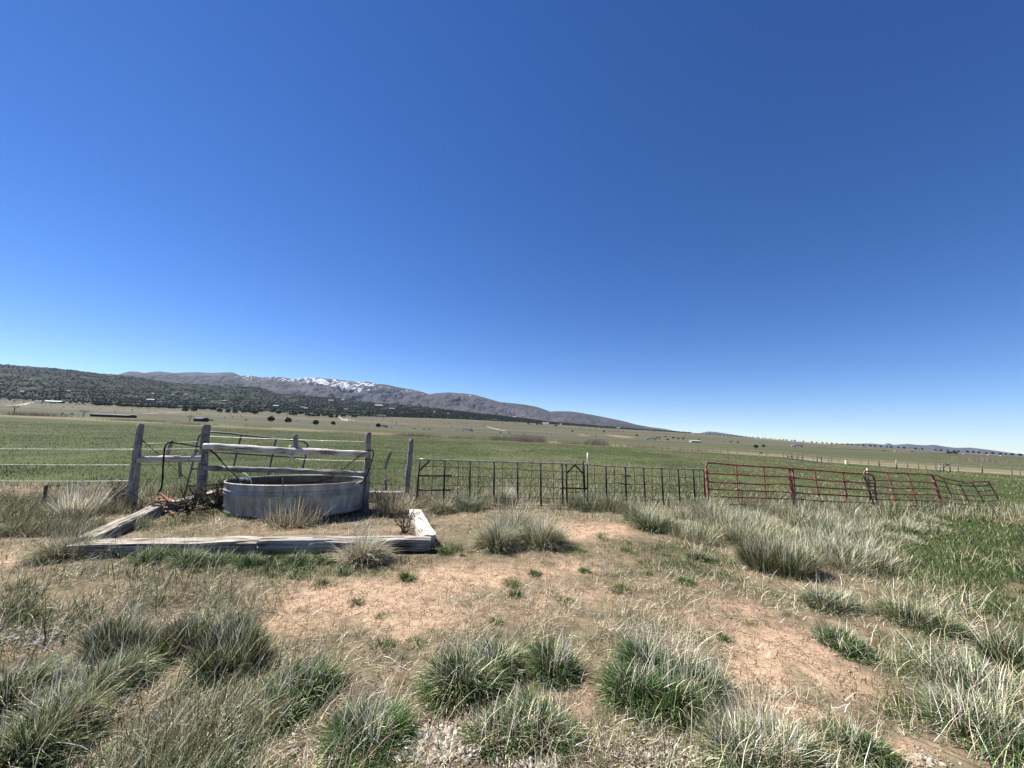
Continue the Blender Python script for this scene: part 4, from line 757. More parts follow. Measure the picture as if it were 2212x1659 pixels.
# ------------------------------------------------------------------ oval stock tank
def tank():
    cx, cy = at_y(642.5, 1044, 7.83)[0], 7.86; A, B = 1.275, .84; root = empty('stock_tank', (cx, cy, 0.03), 'oval galvanised metal stock tank standing empty under the rails', 'stock tank')
    root.rotation_euler = (0, math.radians(-1.7), 0); n = 420; th = np.linspace(0, 2*np.pi, n+1)[:-1]
    H = .55
    prof = [(0.0, 0.0), (.012, .01), (.018, .025), (.006, .045), (0, .06)]
    cz = list(np.linspace(.07, .33, 8)); prof += [(0, z) for z in cz]
    for z in (.36, .415): prof += [(0, z-.022), (.016, z-.011), (.024, z), (.016, z+.011), (0, z+.022)]
    prof += [(0, .46), (0, .50), (.004, .53), (0, H)]
    def wall(off, dirn):
        V = []
        for k, (o, z) in enumerate(prof):
            co = .006*np.sin(th*120)*(1 if .06 < z < .34 else 0); dent = .018*(fbm(np.cos(th)*2+5, np.sin(th)*2+z*2, 3, 301)-.5)
            r = o+off+co+dent+.03*(z/H); V.append(np.stack([(A+r)*np.cos(th), (B+r)*np.sin(th), np.full(n, z)], -1))
        V = np.concatenate(V); m_ = len(prof); i, j = np.meshgrid(np.arange(m_-1), np.arange(n), indexing='ij'); i = i.ravel(); j = j.ravel(); k = (j+1) % n
        F_ = np.stack([i*n+j, i*n+k, (i+1)*n+k, (i+1)*n+j], -1)
        return V, F_ if dirn > 0 else F_[:, ::-1]
    m, nn, b = mat('galvanised', rough=.55, metal=.1, spec=.3)
    g = nd(nn, 'ShaderNodeTexCoord'); mp = nd(nn, 'ShaderNodeMapping'); mp.inputs['Scale'].default_value = (2, 2, .8); nn.links.new(g.outputs['Object'], mp.inputs[0])
    t = nd(nn, 'ShaderNodeTexNoise', _Scale=3.0, _Detail=8.0, _Roughness=.65); nn.links.new(mp.outputs[0], t.inputs['Vector'])
    r = ramp(nn, [(.32, (.17, .155, .13)), (.48, (.255, .255, .24)), (.68, (.37, .395, .38))], t.outputs[0]); nn.links.new(r.outputs[0], b.inputs['Base Color'])
    t3 = nd(nn, 'ShaderNodeTexNoise', _Scale=25.0, _Detail=4.0); nn.links.new(g.outputs['Object'], t3.inputs['Vector']); rr = ramp(nn, [(.3, (.35,)*3), (.7, (.6,)*3)], t3.outputs[0]); nn.links.new(rr.outputs[0], b.inputs['Roughness'])
    q = MB(); V, F_ = wall(0, 1); q.add(V, F_); q.build('outer_wall', m, root, local=True)
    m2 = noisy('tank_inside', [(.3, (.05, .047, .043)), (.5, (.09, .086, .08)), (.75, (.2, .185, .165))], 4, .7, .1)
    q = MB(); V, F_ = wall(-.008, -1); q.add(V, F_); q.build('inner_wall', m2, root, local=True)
    q = MB(); ring = np.stack([(A+.03)*np.cos(th), (B+.03)*np.sin(th), np.full(n, H)], -1); q.tube(list(ring[::3])+[ring[0]], .016, 10, False); q.build('rim', m, root, local=True)
    q = MB(); rad = np.linspace(.02, .995, 24); V = np.concatenate([np.stack([(A-.012)*k*np.cos(th[::4]), (B-.012)*k*np.sin(th[::4]), .03+.012*vnoise(k*6*np.cos(th[::4])+9, k*6*np.sin(th[::4]), 5)], -1) for k in rad]); nn_ = len(th[::4])
    i, j = np.meshgrid(np.arange(23), np.arange(nn_), indexing='ij'); i = i.ravel(); j = j.ravel(); k = (j+1) % nn_
    q.add(V, np.stack([i*nn_+j, (i+1)*nn_+j, (i+1)*nn_+k, i*nn_+k], -1)); q.build('bottom', noisy('tank_silt', [(.3, (.16, .13, .1)), (.7, (.34, .29, .23))], 5, .9), root, local=True)
    return cx, cy, A, B
TK = tank()
# stake and small fittings on the tank
p = at_y(*Z('b', 812, 818), 6.93); p2 = at_y(*Z('b', 815, 1052), 6.93); q = MB(); q.tube(lin(p, p2, 4), .011, 4, sq=1); tag(q.build('steel_stake', M['grey_pipe'], origin=p2), 'short grey steel stake clamped over the front rim of the tank', 'stake')
p = at_y(*Z('b', 290, 850), 7.75); f = empty('float_valve', p, 'white float valve hanging inside the left end of the tank', 'valve')
q = MB(); q.tube([p+np.array([-.10, 0, .02]), p+np.array([-.02, 0, .03]), p+np.array([.06, -.02, .02])], .022, 10); q.build('valve_body', M['white_plastic'], f)
q = MB(); q.tube([p+np.array([-.09, 0, .02]), p+np.array([-.09, -.01, -.1])], .016, 8); q.build('nozzle', M['white_plastic'], f)
p = at_y(*Z('b', 1880, 905), 7.6); q = MB(); q.tube(lin(p+np.array([-.09, -.02, -.03]), p+np.array([.06, .02, .06]), 4), .03, 6, sq=1, asp=.5); tag(q.build('board_scrap', M['pale_wood'], origin=p), 'pale board scrap wedged at the right rim of the tank', 'board')

# ------------------------------------------------------------------ wooden rail fence
FB = gp(*Z('a', 240, 1488)); fence = empty('rail_fence', FB, 'weathered wooden post and rail fence with barbed wire crossing over the tank', 'fence')
def post(base, top_px, r0, r1, Yb=None, seed=0, m='grey_wood', par=None, name='post', sides=16):
    top = at_y(*top_px, base[1]+.02); P = lin(base-np.array([0, 0, .1]), top, 22); b = MB()
    for i, p in enumerate(P): p += np.array([(vnoise(np.array(i*.5), np.array(seed*1.0), seed)-.5)*.02, 0, 0])
    b.tube(P, np.linspace(r0, r1, 22), sides, rough=.10, seed=seed); return b.build(name, M[m], par if par is not None else fence)
b1 = gp(282, 1098); post(b1, Z('a', 397, 122), .090, .050, seed=2)
b2 = gp(433, 1088); post(b2, Z('a', 1463, 134), .090, .078, seed=3)
b3 = gp(790, 1106); post(b3, Z('b', 2018, 178), .064, .054, seed=4)
b4 = col(886, 9.3); post(b4, Z('2', 1916, 272), .068, .058, seed=5)
def rail(pa, pb, Ya, Yb_, r, m, seed, sag=0, name='rail'):
    A_ = at_y(*pa, Ya); B_ = at_y(*pb, Yb_); P = lin(A_, B_, 40)
    for i, p in enumerate(P):
        t = i/39; p += np.array([0, 0, -sag*4*t*(1-t)+(vnoise(np.array(t*4), np.array(seed*1.), seed)-.5)*.02])
    b = MB(); rr = r*(.9+.2*vnoise(np.linspace(0, 14, 40), np.full(40, seed*1.7), seed+4)); b.tube(P, rr, 18, rough=.16, sq=.25, seed=seed); return b.build(name, M[m], fence)
yr = lambda px: np.interp(px, [282, 433, 790, 886], [b1[1], b2[1], b3[1], b4[1]])
rail(Z('a', 335, 702), Z('a', 1375, 682), b1[1]-.08, b2[1]-.09, .062, 'pale_wood', 12)
rail(Z('a', 1440, 482), Z('b', 2010, 492), b2[1]-.13, b3[1]-.07, .068, 'pale_wood', 13)
rail(Z('a', 1440, 838), Z('b', 1975, 762), b2[1]-.12, b3[1]-.05, .054, 'grey_wood', 14)
def stay(pa, pb, Y, r, seed, m='grey_wood'):
    b = MB(); b.tube(lin(at_y(*pa, Y), at_y(*pb, Y), 8), np.linspace(r*.9, r, 8), 8, sq=.8, asp=.6, rough=.08, seed=seed); b.build('stay', M[m], fence)
stay(Z('b', 988, 208), Z('b', 1000, 428), 7.96, .042, 21)
stay(Z('b', 930, 360), Z('b', 937, 572), 8.3, .038, 22, 'pale_wood')
stay(Z('a', 905, 385), Z('a', 820, 672), 7.95, .028, 23)
stay(Z('a', 1030, 692), Z('a', 1036, 985), 8.0, .026, 24)
stay(Z('2', 1722, 392), Z('2', 1668, 542), 8.7, .030, 25)
stay(Z('2', 1672, 640), Z('2', 1682, 745), 8.7, .028, 26)
# wires (parts)
def wire(pts, r=.0036, m='wire', sag=.01, barbs=True, par=None, name='wire', n=30):
    P = []
    for a, b in zip(pts[:-1], pts[1:]):
        q = lin(a, b, n)
        for i, p in enumerate(q): t = i/(n-1); p += np.array([0, 0, -sag*4*t*(1-t)])
        P += q[:-1] if b is not pts[-1] else q
    b = MB(); b.tube(P, r, 4, False)
    if barbs:
        L = np.linalg.norm(np.array(P[-1])-np.array(P[0]))
        for k in range(int(L/.13)):
            p = np.array(P[min(len(P)-1, int(k*.13/L*len(P)))]); d = np.array([random.uniform(-.3, .3), random.uniform(-1, 1), random.uniform(-1, 1)]); d = d/np.linalg.norm(d)*.016; b.tube([p-d, p+d], r*.6, 3, False)
    return b.build(name, M[m], fence if par is None else par)
for (ya_, yb_, dx) in ((333, 342, 1155), (468, 478, 1120), (613, 616, 1110)):
    A_ = at_y(*Z('1', -500, ya_-2), 7.6); B_ = at_y(*Z('1', dx, yb_), b1[1]-.07); wire([A_, B_])
for ya_, yb_ in ((440, 400), (530, 512), (775, 775), (1020, 980)):
    wire([at_y(*Z('a', 330, ya_), b1[1]+.07), at_y(*Z('a', 1420, yb_), b2[1]+.05)], m='wire' if ya_ < 700 else 'dark_wire')
wire([at_y(*Z('a', 400, 360), b1[1]), at_y(*Z('a', 1320, 1150), b2[1])], m='dark_wire', barbs=False, r=.005)
wire([at_y(*Z('a', 360, 340), b1[1]), at_y(*Z('a', 720, 620), 7.8)], m='dark_wire', barbs=False, r=.004)
wire([at_y(*Z('a', 190, 1215), b1[1]-.09), at_y(*Z('a', 500, 1440), 7.2)], m='dark_wire', barbs=False, r=.006, sag=-.02)
wire([at_y(*Z('a', 1480, 320), b2[1]+.1), at_y(*Z('b', 1990, 308), b3[1]+.06)]); wire([at_y(*Z('b', 980, 550), 8.2), at_y(*Z('b', 1990, 578), b3[1]+.06)])
for y0, y1 in ((372, 405), (470, 500), (545, 535), (680, 700)):
    wire([at_y(*Z('2', 1530, y0), b3[1]+.05), at_y(*Z('2', 1900, y1), b4[1])], m='dark_wire')
for bb_, zz_ in ((b2, (1215, 1010, 960, 770, 590, 405, 300)), ):
    for zv in zz_:
        c_ = at_y(*Z('a', 1400+(1010-zv)*.04, zv), b2[1]); q = MB(); q.tube([c_+np.array([.096*math.cos(t), .096*math.sin(t), 0]) for t in np.linspace(0, 2*math.pi, 17)], .005, 4, False); q.build('wire_wrap', M['dark_wire'], fence)
for zv in (430, 560, 310, 690, 880):
    c_ = at_y(*Z('b', 2012, zv), b3[1]); q = MB(); q.tube([c_+np.array([.066*math.cos(t), .066*math.sin(t), 0]) for t in np.linspace(0, 2*math.pi, 17)], .005, 4, False); q.build('wire_wrap', M['dark_wire'], fence)
for zv in (440, 300): 
    c_ = at_y(*Z('a', 350, zv), b1[1]); q = MB(); q.tube([c_+np.array([.062*math.cos(t), .062*math.sin(t), -.01*math.sin(t)]) for t in np.linspace(0, 2*math.pi, 17)], .005, 4, False); q.build('wire_wrap', M['dark_wire'], fence)
# short dark post at left
p = gp(94, 1098); q = MB(); q.tube(lin(p, at_y(*Z('1', 400, 652), p[1]), 8), .022, 6, sq=.8, rough=.05); tag(q.build('short_post', M['dark_twig'], origin=p), 'short dark stub post in the grass at the far left', 'post')

# leaning grey pipe frame behind the fence
gb = empty('leaning_gate', gp(390, 1096), 'leaning grey pipe gate with rounded corner behind the wooden rails', 'gate')
TL = at_y(*Z('a', 1400, 258), 8.55); TR = at_y(*Z('b', 1120, 310), 9.5); BLp = at_y(390, 1094, 7.85); BR = at_y(*Z('b', 1040, 880), 8.95)
PN = np.cross(TR-TL, BLp-TL); PN /= np.linalg.norm(PN)
def onpl(px, P0=None, N_=None):
    d = ray(*px); P0 = TL if P0 is None else P0; N_ = PN if N_ is None else N_; t = np.dot(P0-CAM, N_)/np.dot(d, N_); return CAM+d*t
q = MB(); q.tube(smooth_path([onpl(Z('a', 1050, 1470)), onpl(Z('a', 1150, 1110)), onpl(Z('a', 1215, 850)), onpl(Z('a', 1280, 600)), onpl(Z('a', 1310, 420)), onpl(Z('a', 1345, 320)), onpl(Z('a', 1400, 262)), onpl(Z('a', 1500, 255)),
    onpl(Z('b', 0, 188)), onpl(Z('b', 700, 264)), onpl(Z('b', 1040, 296)), onpl(Z('b', 1120, 315)), onpl(Z('b', 1155, 350)), onpl(Z('b', 1160, 400)), onpl(Z('b', 1125, 540)), onpl(Z('b', 1085, 720)), onpl(Z('b', 1050, 860))], 90), .021, 8); q.build('frame', M['grey_pipe'], gb)
for a, b in ((Z('a', 1290, 560), Z('b', 1110, 540)), (Z('a', 1215, 850), Z('b', 1090, 700)), (Z('a', 1150, 1130), Z('b', 1055, 850))):
    q = MB(); q.tube(lin(onpl(a), onpl(b), 4), .017, 8); q.build('rail', M['grey_pipe'], gb)
for a, b in ((Z('b', 222, 225), Z('b', 110, 690)), (Z('b', 715, 270), Z('b', 600, 800))):
    q = MB(); q.tube(lin(onpl(a), onpl(b), 4), .019, 6, sq=.9, asp=.5); q.build('upright', M['grey_pipe'], gb)
# hoses
def hose(pts, r, m, lab, name='hose', cat='hose', n=60):
    q = MB(); P = smooth_path(pts, n); q.tube(P, r, 8); return tag(q.build(name, M[m], origin=P[0]), lab, cat)
ya2 = b2[1]
hose([at_y(*Z('1', 2085, 625), 7.5), at_y(*Z('1', 2040, 575), 7.6), at_y(*Z('1', 1950, 488), 7.75), at_y(*Z('1', 1860, 385), 7.95), at_y(*Z('1', 1790, 337), ya2-.16), at_y(*Z('1', 1730, 324), ya2-.14), at_y(*Z('1', 1600, 300), 7.95), at_y(*Z('1', 1490, 285), 7.8), at_y(*Z('1', 1445, 290), 7.7), at_y(*Z('1', 1422, 340), 7.62),
      at_y(*Z('1', 1412, 450), 7.55), at_y(*Z('1', 1405, 580), 7.5), at_y(*Z('1', 1395, 670), 7.4), at_y(*Z('1', 1372, 722), 7.3)], .014, 'hose', 'black hose looping from the tank over the rails to the ground')
hose([at_y(*Z('1', 1372, 722), 7.28), at_y(*Z('1', 1420, 750), 7.2), at_y(*Z('1', 1475, 800), 7.0)], .017, 'rust', 'short dark rusty pipe lying at the foot of the black hose', 'rusty_pipe', 'pipe', 12)
hose([at_y(*Z('1', 1362, 735), 7.3), at_y(*Z('1', 1372, 775), 7.2), gp(*Z('1', 1400, 835))+np.array([0, 0, .18]), gp(*Z('1', 1440, 875))+np.array([0, 0, .05]), gp(*Z('1', 1500, 912))+np.array([0, 0, .01])], .013, 'rust_hose', 'faded orange hose running down beside the slanting timber', n=30)
hose([at_y(*Z('1', 1250, 850), 6.9), at_y(*Z('1', 1290, 818), 7.0), at_y(*Z('1', 1350, 800), 7.05), at_y(*Z('1', 1400, 815), 7.05)], .014, 'rust_hose', 'short curved orange hose lying over the end of the slanting timber', n=16)
hose([at_y(*Z('b', 1990, 430), 7.86), at_y(*Z('b', 2060, 422), 7.82), at_y(*Z('b', 2088, 480), 7.8), at_y(*Z('b', 2060, 600), 7.8), at_y(*Z('b', 2020, 720), 7.78), at_y(*Z('b', 1960, 850), 7.75), at_y(*Z('b', 1900, 915), 7.75)], .011, 'hose', 'thin black hose looping round the third post to the right rim')
hose([at_y(*Z('b', 1895, 510), 7.84), at_y(*Z('b', 1750, 620), 8.0), at_y(*Z('b', 1610, 730), 8.1), at_y(*Z('b', 1480, 810), 8.05), at_y(*Z('b', 1330, 868), 7.9), at_y(*Z('b', 1180, 885), 7.7), at_y(*Z('b', 1030, 882), 7.6), at_y(*Z('b', 940, 915), 7.5)], .010, 'hose', 'thin hose hanging from the upper rail into the tank')
hose([at_y(*Z('b', 150, 745), 7.9), at_y(*Z('b', 220, 742), 7.8), at_y(*Z('b', 300, 775), 7.7), at_y(*Z('b', 350, 830), 7.65), at_y(*Z('b', 375, 910), 7.6)], .010, 'green_hose', 'short green hose arching into the left end of the tank', n=20)
for k_, (xx, yy) in enumerate([(1640, 445), (1680, 350)]):
    p = gp(*Z('c', xx, yy)); rr_ = [p+np.array([.22*math.cos(t)*(1-.04*t), .12*math.sin(t), .015+.004*t]) for t in np.linspace(0, 5+k_*2, 40)]; q = MB(); q.tube(rr_, .007, 5)
    tag(q.build('rusty_wire', M['rust_hose'], origin=p), 'rusty wire coil lying '+('nearest the front timber' if k_ == 0 else 'just behind another coil')+' inside the frame', 'wire coil')
# white plastic scrap
p = gp(*Z('c', 600, 625)); q = MB(); g_ = np.linspace(-1, 1, 9); X_, Y_ = np.meshgrid(g_, g_); zz = .05+.03*np.sin(X_*2.2)+.02*vnoise(X_*2+5, Y_*2, 8); V = np.stack([X_*.09+p[0], Y_*.11+p[1], zz+p[2]], -1).reshape(-1, 3)
i, j = np.meshgrid(np.arange(8), np.arange(8), indexing='ij'); i = i.ravel(); j = j.ravel(); q.add(V, np.stack([i*9+j, i*9+j+1, (i+1)*9+j+1, (i+1)*9+j], -1)); o = q.build('plastic_scrap', M['white_plastic'], origin=p); o.modifiers.new('t', 'SOLIDIFY').thickness = .004
tag(o, 'crumpled white scrap lying inside the left corner of the timber frame', 'scrap')

# ------------------------------------------------------------------ black pipe gates with wire mesh
DL = np.array([at_z(902, 1088, .05)[0], at_z(902, 1088, .05)[1], 0]); DM = at_z(1264, 1093, .02); DR = at_z(1530, 1086, .02)
def gplane(A_, B_, lean=0.0):
    D = B_-A_; U_ = np.array([0, lean, 1.0]); N_ = np.cross(D, U_); return A_, N_/np.linalg.norm(N_)
PA = gplane(DL, DM, .05); PB = gplane(DM, DR, .03)
def bars(par, pl, segs, r, m, name, sides=6, sq=0, off=0):
    for s_ in segs:
        P = [onpl(p_, *pl)+pl[1]*off for p_ in s_]
        if len(P) > 2: P = smooth_path(P, 8*len(P))
        q = MB(); q.tube(P, r, sides, sq=sq); q.build(name, M[m], par)
z3 = lambda *a: [Z('3', *p_) for p_ in a]; z4 = lambda *a: [Z('4', *p_) for p_ in a]; z5 = lambda *a: [Z('5', *p_) for p_ in a]
ga = empty('pipe_gate', DL, 'longer black pipe gate with wire mesh beside the lone wooden post', 'gate', 'black pipe gates')
bars(ga, PA, [z3((252, 460), (1000, 483), (1760, 505))], .020, 'bare_pipe', 'top_rail')
bars(ga, PA, [z3((252, 462), (222, 885)), z3((483, 472), (473, 905)), z3((717, 480), (714, 890)), z3((940, 487), (938, 895)), z3((1157, 492), (1161, 930)), z3((1370, 498), (1376, 900)), z3((1568, 505), (1581, 905)), z3((1608, 507), (1616, 900))], .021, 'black_pipe', 'upright', 6, .9)
bars(ga, PA, [z3((246, 612), (550, 614)), z3((238, 744), (540, 746)), z3((1556, 726), (1800, 731)), z3((256, 560), (345, 470)), z3((1612, 588), (1690, 512)), z3((1690, 512), (1762, 592))], .018, 'black_pipe', 'brace', 6, .5)
def mesh_wires(par, pl, hor, ver, r=.0062):
    q = MB()
    for L_ in hor:
        P = smooth_path([onpl(p_, *pl)+pl[1]*-.02 for p_ in L_], 10*len(L_)); q.tube(P, r, 4, False)
    for L_ in ver:
        P = smooth_path([onpl(p_, *pl)+pl[1]*-.024 for p_ in L_], 16); q.tube(P, r, 4, False)
    q.build('wire_mesh', M['dark_wire'], par)
def hw_(y0, y1, x0, x1, k, zz='3', wob=9):
    xs = np.linspace(x0, x1, k); return [Z(zz, x, y0+(y1-y0)*(x-x0)/(x1-x0)+random.uniform(-wob, wob)) for x in xs]
mesh_wires(ga, PA, [hw_(518, 575, 260, 1765, 13), hw_(618, 650, 480, 1765, 11), hw_(700, 722, 480, 1765, 11), hw_(812, 828, 480, 1765, 11), hw_(885, 890, 480, 1765, 11, wob=5), hw_(690, 690, 1615, 1765, 3, wob=2), hw_(765, 765, 1615, 1765, 3, wob=2), hw_(618, 612, 1615, 1765, 3, wob=3)],
    [[Z('3', a+random.uniform(-4, 4), y) for a, y in zip(np.linspace(t, b, 4), np.linspace(475, 890, 4))] for t, b in ((378, 352), (612, 600), (810, 778), (1020, 1025), (1295, 1268), (1490, 1492), (1663, 1672), (1705, 1702))])
gbk = empty('pipe_gate', DM, 'second black pipe gate with wire mesh joined to the red gates', 'gate', 'black pipe gates')
bars(gbk, PB, [z3((1778, 506), (1975, 523))+z4((300, 540), (850, 554))], .020, 'bare_pipe', 'top_rail')
bars(gbk, PB, [z3((1975, 524), (1985, 900)), z3((2155, 530), (2168, 905)), z4((100, 535), (115, 900)), z4((268, 540), (290, 890)), z4((435, 543), (456, 880)), z4((588, 547), (610, 890)), z4((728, 550), (750, 880)), z4((826, 552), (845, 880))], .021, 'black_pipe', 'upright', 6, .9)
mesh_wires(gbk, PB, [hw_(600, 612, 1815, 2212, 5)+hw_(612, 625, 60, 840, 8, '4'), hw_(686, 690, 1815, 2212, 5)+hw_(688, 700, 60, 840, 8, '4', 5), hw_(760, 762, 1815, 2212, 5)+hw_(762, 768, 60, 840, 8, '4', 5), hw_(836, 838, 1815, 2212, 5)+hw_(836, 835, 60, 840, 8, '4', 5)],
    [[Z('3', a, y) for a, y in zip(np.linspace(t, b, 4), np.linspace(530, 890, 4))] for t, b in ((1872, 1888), (2055, 2068))]+[[Z('4', a+random.uniform(-3, 3), y) for a, y in zip(np.linspace(t, b, 4), np.linspace(545, 870, 4))] for t, b in ((5, 12), (187, 200), (353, 362), (513, 528), (655, 680), (795, 790))])
def vpost(basepx, toppx, r, m, lab, name, cat, sq=.8, tip=None, Yo=0):
    b_ = at_z(*basepx, 0); b_[1] += Yo; b_[0] = ray(*basepx)[0]*b_[1]; b_[2] = gz(b_[0], b_[1])-.05; t_ = at_y(*toppx, b_[1]); e = empty(name, b_, lab, cat); q = MB()
    q.tube(lin(b_, b_+(t_-b_)*(.78 if tip else 1), 4), r, 6, sq=sq); q.build('shaft', M[m], e)
    if tip: q = MB(); q.tube(lin(b_+(t_-b_)*.78, t_, 3), r*.97, 6, sq=sq); q.build('tip', M[tip], e)
vpost(Z('3', 1806, 893), Z('3', 1806, 400), .016, 'black_pipe', 'tall thin steel post with white tip between the two black gates', 'steel_post', 'post', tip='white_paint', Yo=-.08)
vpost(Z('3', 1785, 890), Z('3', 1765, 478), .030, 'black_pipe', 'thick black steel post where the two black gates meet', 'steel_post', 'post', Yo=.02)

# ------------------------------------------------------------------ red tube gates
def rgate(A_, B_, lean, lab, frame, rails, ups, thick=(), r=.024):
    pl = gplane(A_, B_, lean); e = empty('tube_gate', A_, lab, 'gate', 'red tube gates')
    bars(e, pl, frame, r, 'red_paint', 'frame', 10); bars(e, pl, rails, r*.80, 'red_paint', 'rail', 8); bars(e, pl, ups, r*.8, 'red_paint', 'upright', 6, .8, off=-.018)
    if thick: bars(e, pl, thick, r*1.7, 'red_paint', 'end_post', 10)
    return e
g0 = at_z(*Z('4', 882, 905), 0); g1 = at_z(*Z('4', 1672, 905), 0); g2 = at_z(*Z('5', 640, 1085), 0); g3 = at_z(*Z('5', 1345, 1058), 0); g4 = at_z(*Z('5', 1995, 1062), 0)
rgate(g0, g1, .10, 'first red tube gate hinged against the black gate',
      [z4((872, 890), (858, 700), (848, 545), (855, 505), (885, 494), (1100, 512), (1400, 530), (1620, 545), (1648, 560), (1655, 600), (1668, 750), (1680, 885))],
      [z4((855, 590), (1130, 602), (1390, 615), (1640, 622)), z4((862, 668), (1140, 682), (1390, 694), (1510, 686), (1640, 695)), z4((866, 736), (1145, 746), (1400, 756), (1645, 765)), z4((870, 801), (1150, 812), (1410, 820), (1655, 828)), z4((874, 872), (1155, 880), (1415, 884), (1660, 886))],
      [z4((1131, 514), (1140, 650), (1156, 882)), z4((1385, 530), (1398, 680), (1418, 884))], [z4((850, 560), (862, 700), (875, 895)), ])
rgate(g1+np.array([0, -.06, 0]), g2, .16, 'second red tube gate overlapping the first one',
      [z4((1655, 890), (1636, 740), (1620, 610), (1622, 565), (1640, 545), (1700, 549), (1950, 568), (2212, 590))+z5((400, 690), (540, 698), (575, 712), (592, 750), (610, 900), (634, 1080))],
      [z4((1625, 628), (1860, 650), (2120, 668))+z5((260, 772), (440, 787), (605, 797)), z4((1630, 703), (1870, 718), (2130, 735))+z5((280, 856), (420, 862), (600, 874)), z4((1640, 768), (1890, 784), (2150, 796))+z5((10, 913), (300, 930), (605, 943)), z4((1690, 828), (1900, 845), (2160, 855))+z5((20, 990), (310, 998), (615, 1010)), z4((1645, 893), (1900, 905), (2170, 922))+z5((200, 1076), (400, 1078), (625, 1076))],
      [z4((1858, 572), (1885, 740), (1918, 895)), z4((2118, 590), (2140, 740), (2170, 915)), z5((260, 692), (290, 860), (322, 1070))], [z4((1632, 640), (1650, 760), (1672, 882))])
rgate(g2+np.array([0, -.02, 0]), g3, .22, 'third red tube gate with the thick end post',
      [z5((600, 1040), (560, 940), (520, 800), (488, 720), (490, 675), (530, 664), (740, 680), (960, 690), (1215, 703))],
      [z5((510, 762), (780, 768), (1000, 774), (1235, 790)), z5((545, 832), (680, 832), (830, 850), (1040, 852), (1255, 855)), z5((570, 903), (820, 911), (1040, 914), (1280, 920)), z5((590, 972), (830, 973), (1050, 980), (1300, 988)), z5((610, 1036), (860, 1042), (1080, 1046), (1335, 1052))],
      [z5((742, 688), (790, 850), (842, 1042)), z5((958, 692), (1010, 850), (1072, 1040))], [z5((1215, 703), (1268, 860), (1330, 1055))])
rgate(g3, g4, .45, 'last red tube gate, bent and sagging at the far right',
      [z5((1215, 703), (1280, 715), (1350, 745), (1490, 770), (1600, 797), (1650, 782), (1740, 778), (1825, 775)), z5((1825, 775), (1890, 880), (1950, 985), (1995, 1065))],
      [z5((1240, 762), (1310, 772), (1400, 797), (1530, 820), (1700, 828), (1850, 820)), z5((1262, 818), (1330, 830), (1400, 846)), z5((1285, 880), (1430, 906), (1590, 927), (1750, 932), (1925, 920)), z5((1720, 882), (1890, 871)), z5((1315, 938), (1460, 966), (1640, 982), (1800, 990), (1945, 980)), z5((1330, 992), (1480, 1014), (1640, 1032), (1800, 1042), (1985, 1025))],
      [z5((1350, 745), (1420, 900), (1495, 1062)), z5((1505, 775), (1580, 910), (1655, 1065)), z5((1655, 785), (1730, 900), (1812, 1040))], r=.019)
vpost(Z('5', 562, 1050), Z('5', 515, 635), .018, 'black_pipe', 'steel post with pale tip wired to the second and third red gates', 'steel_post', 'post', tip='wire', Yo=.05)

# ------------------------------------------------------------------ far fence, posts, braces
def along(pl, n):
    P = np.array(pl); s = np.concatenate([[0], np.cumsum(np.hypot(*np.diff(P[:, :2], axis=0).T))]); t = np.linspace(0, s[-1], n); return np.interp(t, s, P[:, 0]), np.interp(t, s, P[:, 1])
fl = [col(a, b) for a, b in [(1130, 112), (1300, 101), (1500, 89), (1696, 77), (1900, 63), (2050, 56), (2212, 50), (2420, 43)]]
x_, y_ = along(fl, 84); ff = empty('wire_fence', (x_[0], y_[0], gz(x_[0], y_[0])), 'long wire fence of thin pale posts along the far edge of the field', 'fence')
for i in range(84):
    if random.random() < .08: continue
    b_ = np.array([x_[i]+random.gauss(0, .4), y_[i]+random.gauss(0, .3), 0]); b_[2] = gz(b_[0], b_[1]); h_ = random.uniform(.95, 1.35); q = MB(); q.tube([b_-np.array([0, 0, .1]), b_+np.array([random.gauss(0, .06), 0, h_])], random.uniform(.025, .045), 6); q.build('post', M['old_wood'], ff)
for hh_ in (.5, .95):
    q = MB(); q.tube([np.array([a, b, gz(a, b)+hh_]) for a, b in zip(x_, y_)], .008, 3, False); q.build('wire', M['wire'], ff)
def brace(zk, pts, rl, Y, lab):
    b0 = at_y(*Z(zk, *pts[0][0]), Y); e = empty('fence_brace', b0, lab, 'fence brace')
    for (a, b) in pts: q = MB(); A_ = at_y(*Z(zk, *a), Y); A_[2] = gz(A_[0], A_[1])-.05; q.tube([A_, at_y(*Z(zk, *b), Y)], .06, 7); q.build('post', M['old_wood'], e)
    for (a, b) in rl: q = MB(); q.tube([at_y(*Z(zk, *a), Y-.1), at_y(*Z(zk, *b), Y-.1)], .045, 6); q.build('rail', M['old_wood'], e)
brace('4', [((1604, 458), (1600, 408)), ((1648, 460), (1646, 418)), ((1692, 462), (1690, 425)), ((1740, 466), (1735, 400))], [((1604, 436), (1740, 444))], 66, 'dark wooden corner brace of four posts in the far fence')
brace('4', [((1876, 468), (1874, 405)), ((1916, 474), (1915, 415))], [((1876, 438), (1916, 448))], 62, 'dark two post brace in the far fence right of the four post one')
brace('5', [((1342, 625), (1335, 560)), ((1412, 628), (1402, 560))], [((1340, 592), (1408, 592)), ((1345, 624), (1400, 594))], 52, 'grey two post brace with slanting bar at the far right fence')
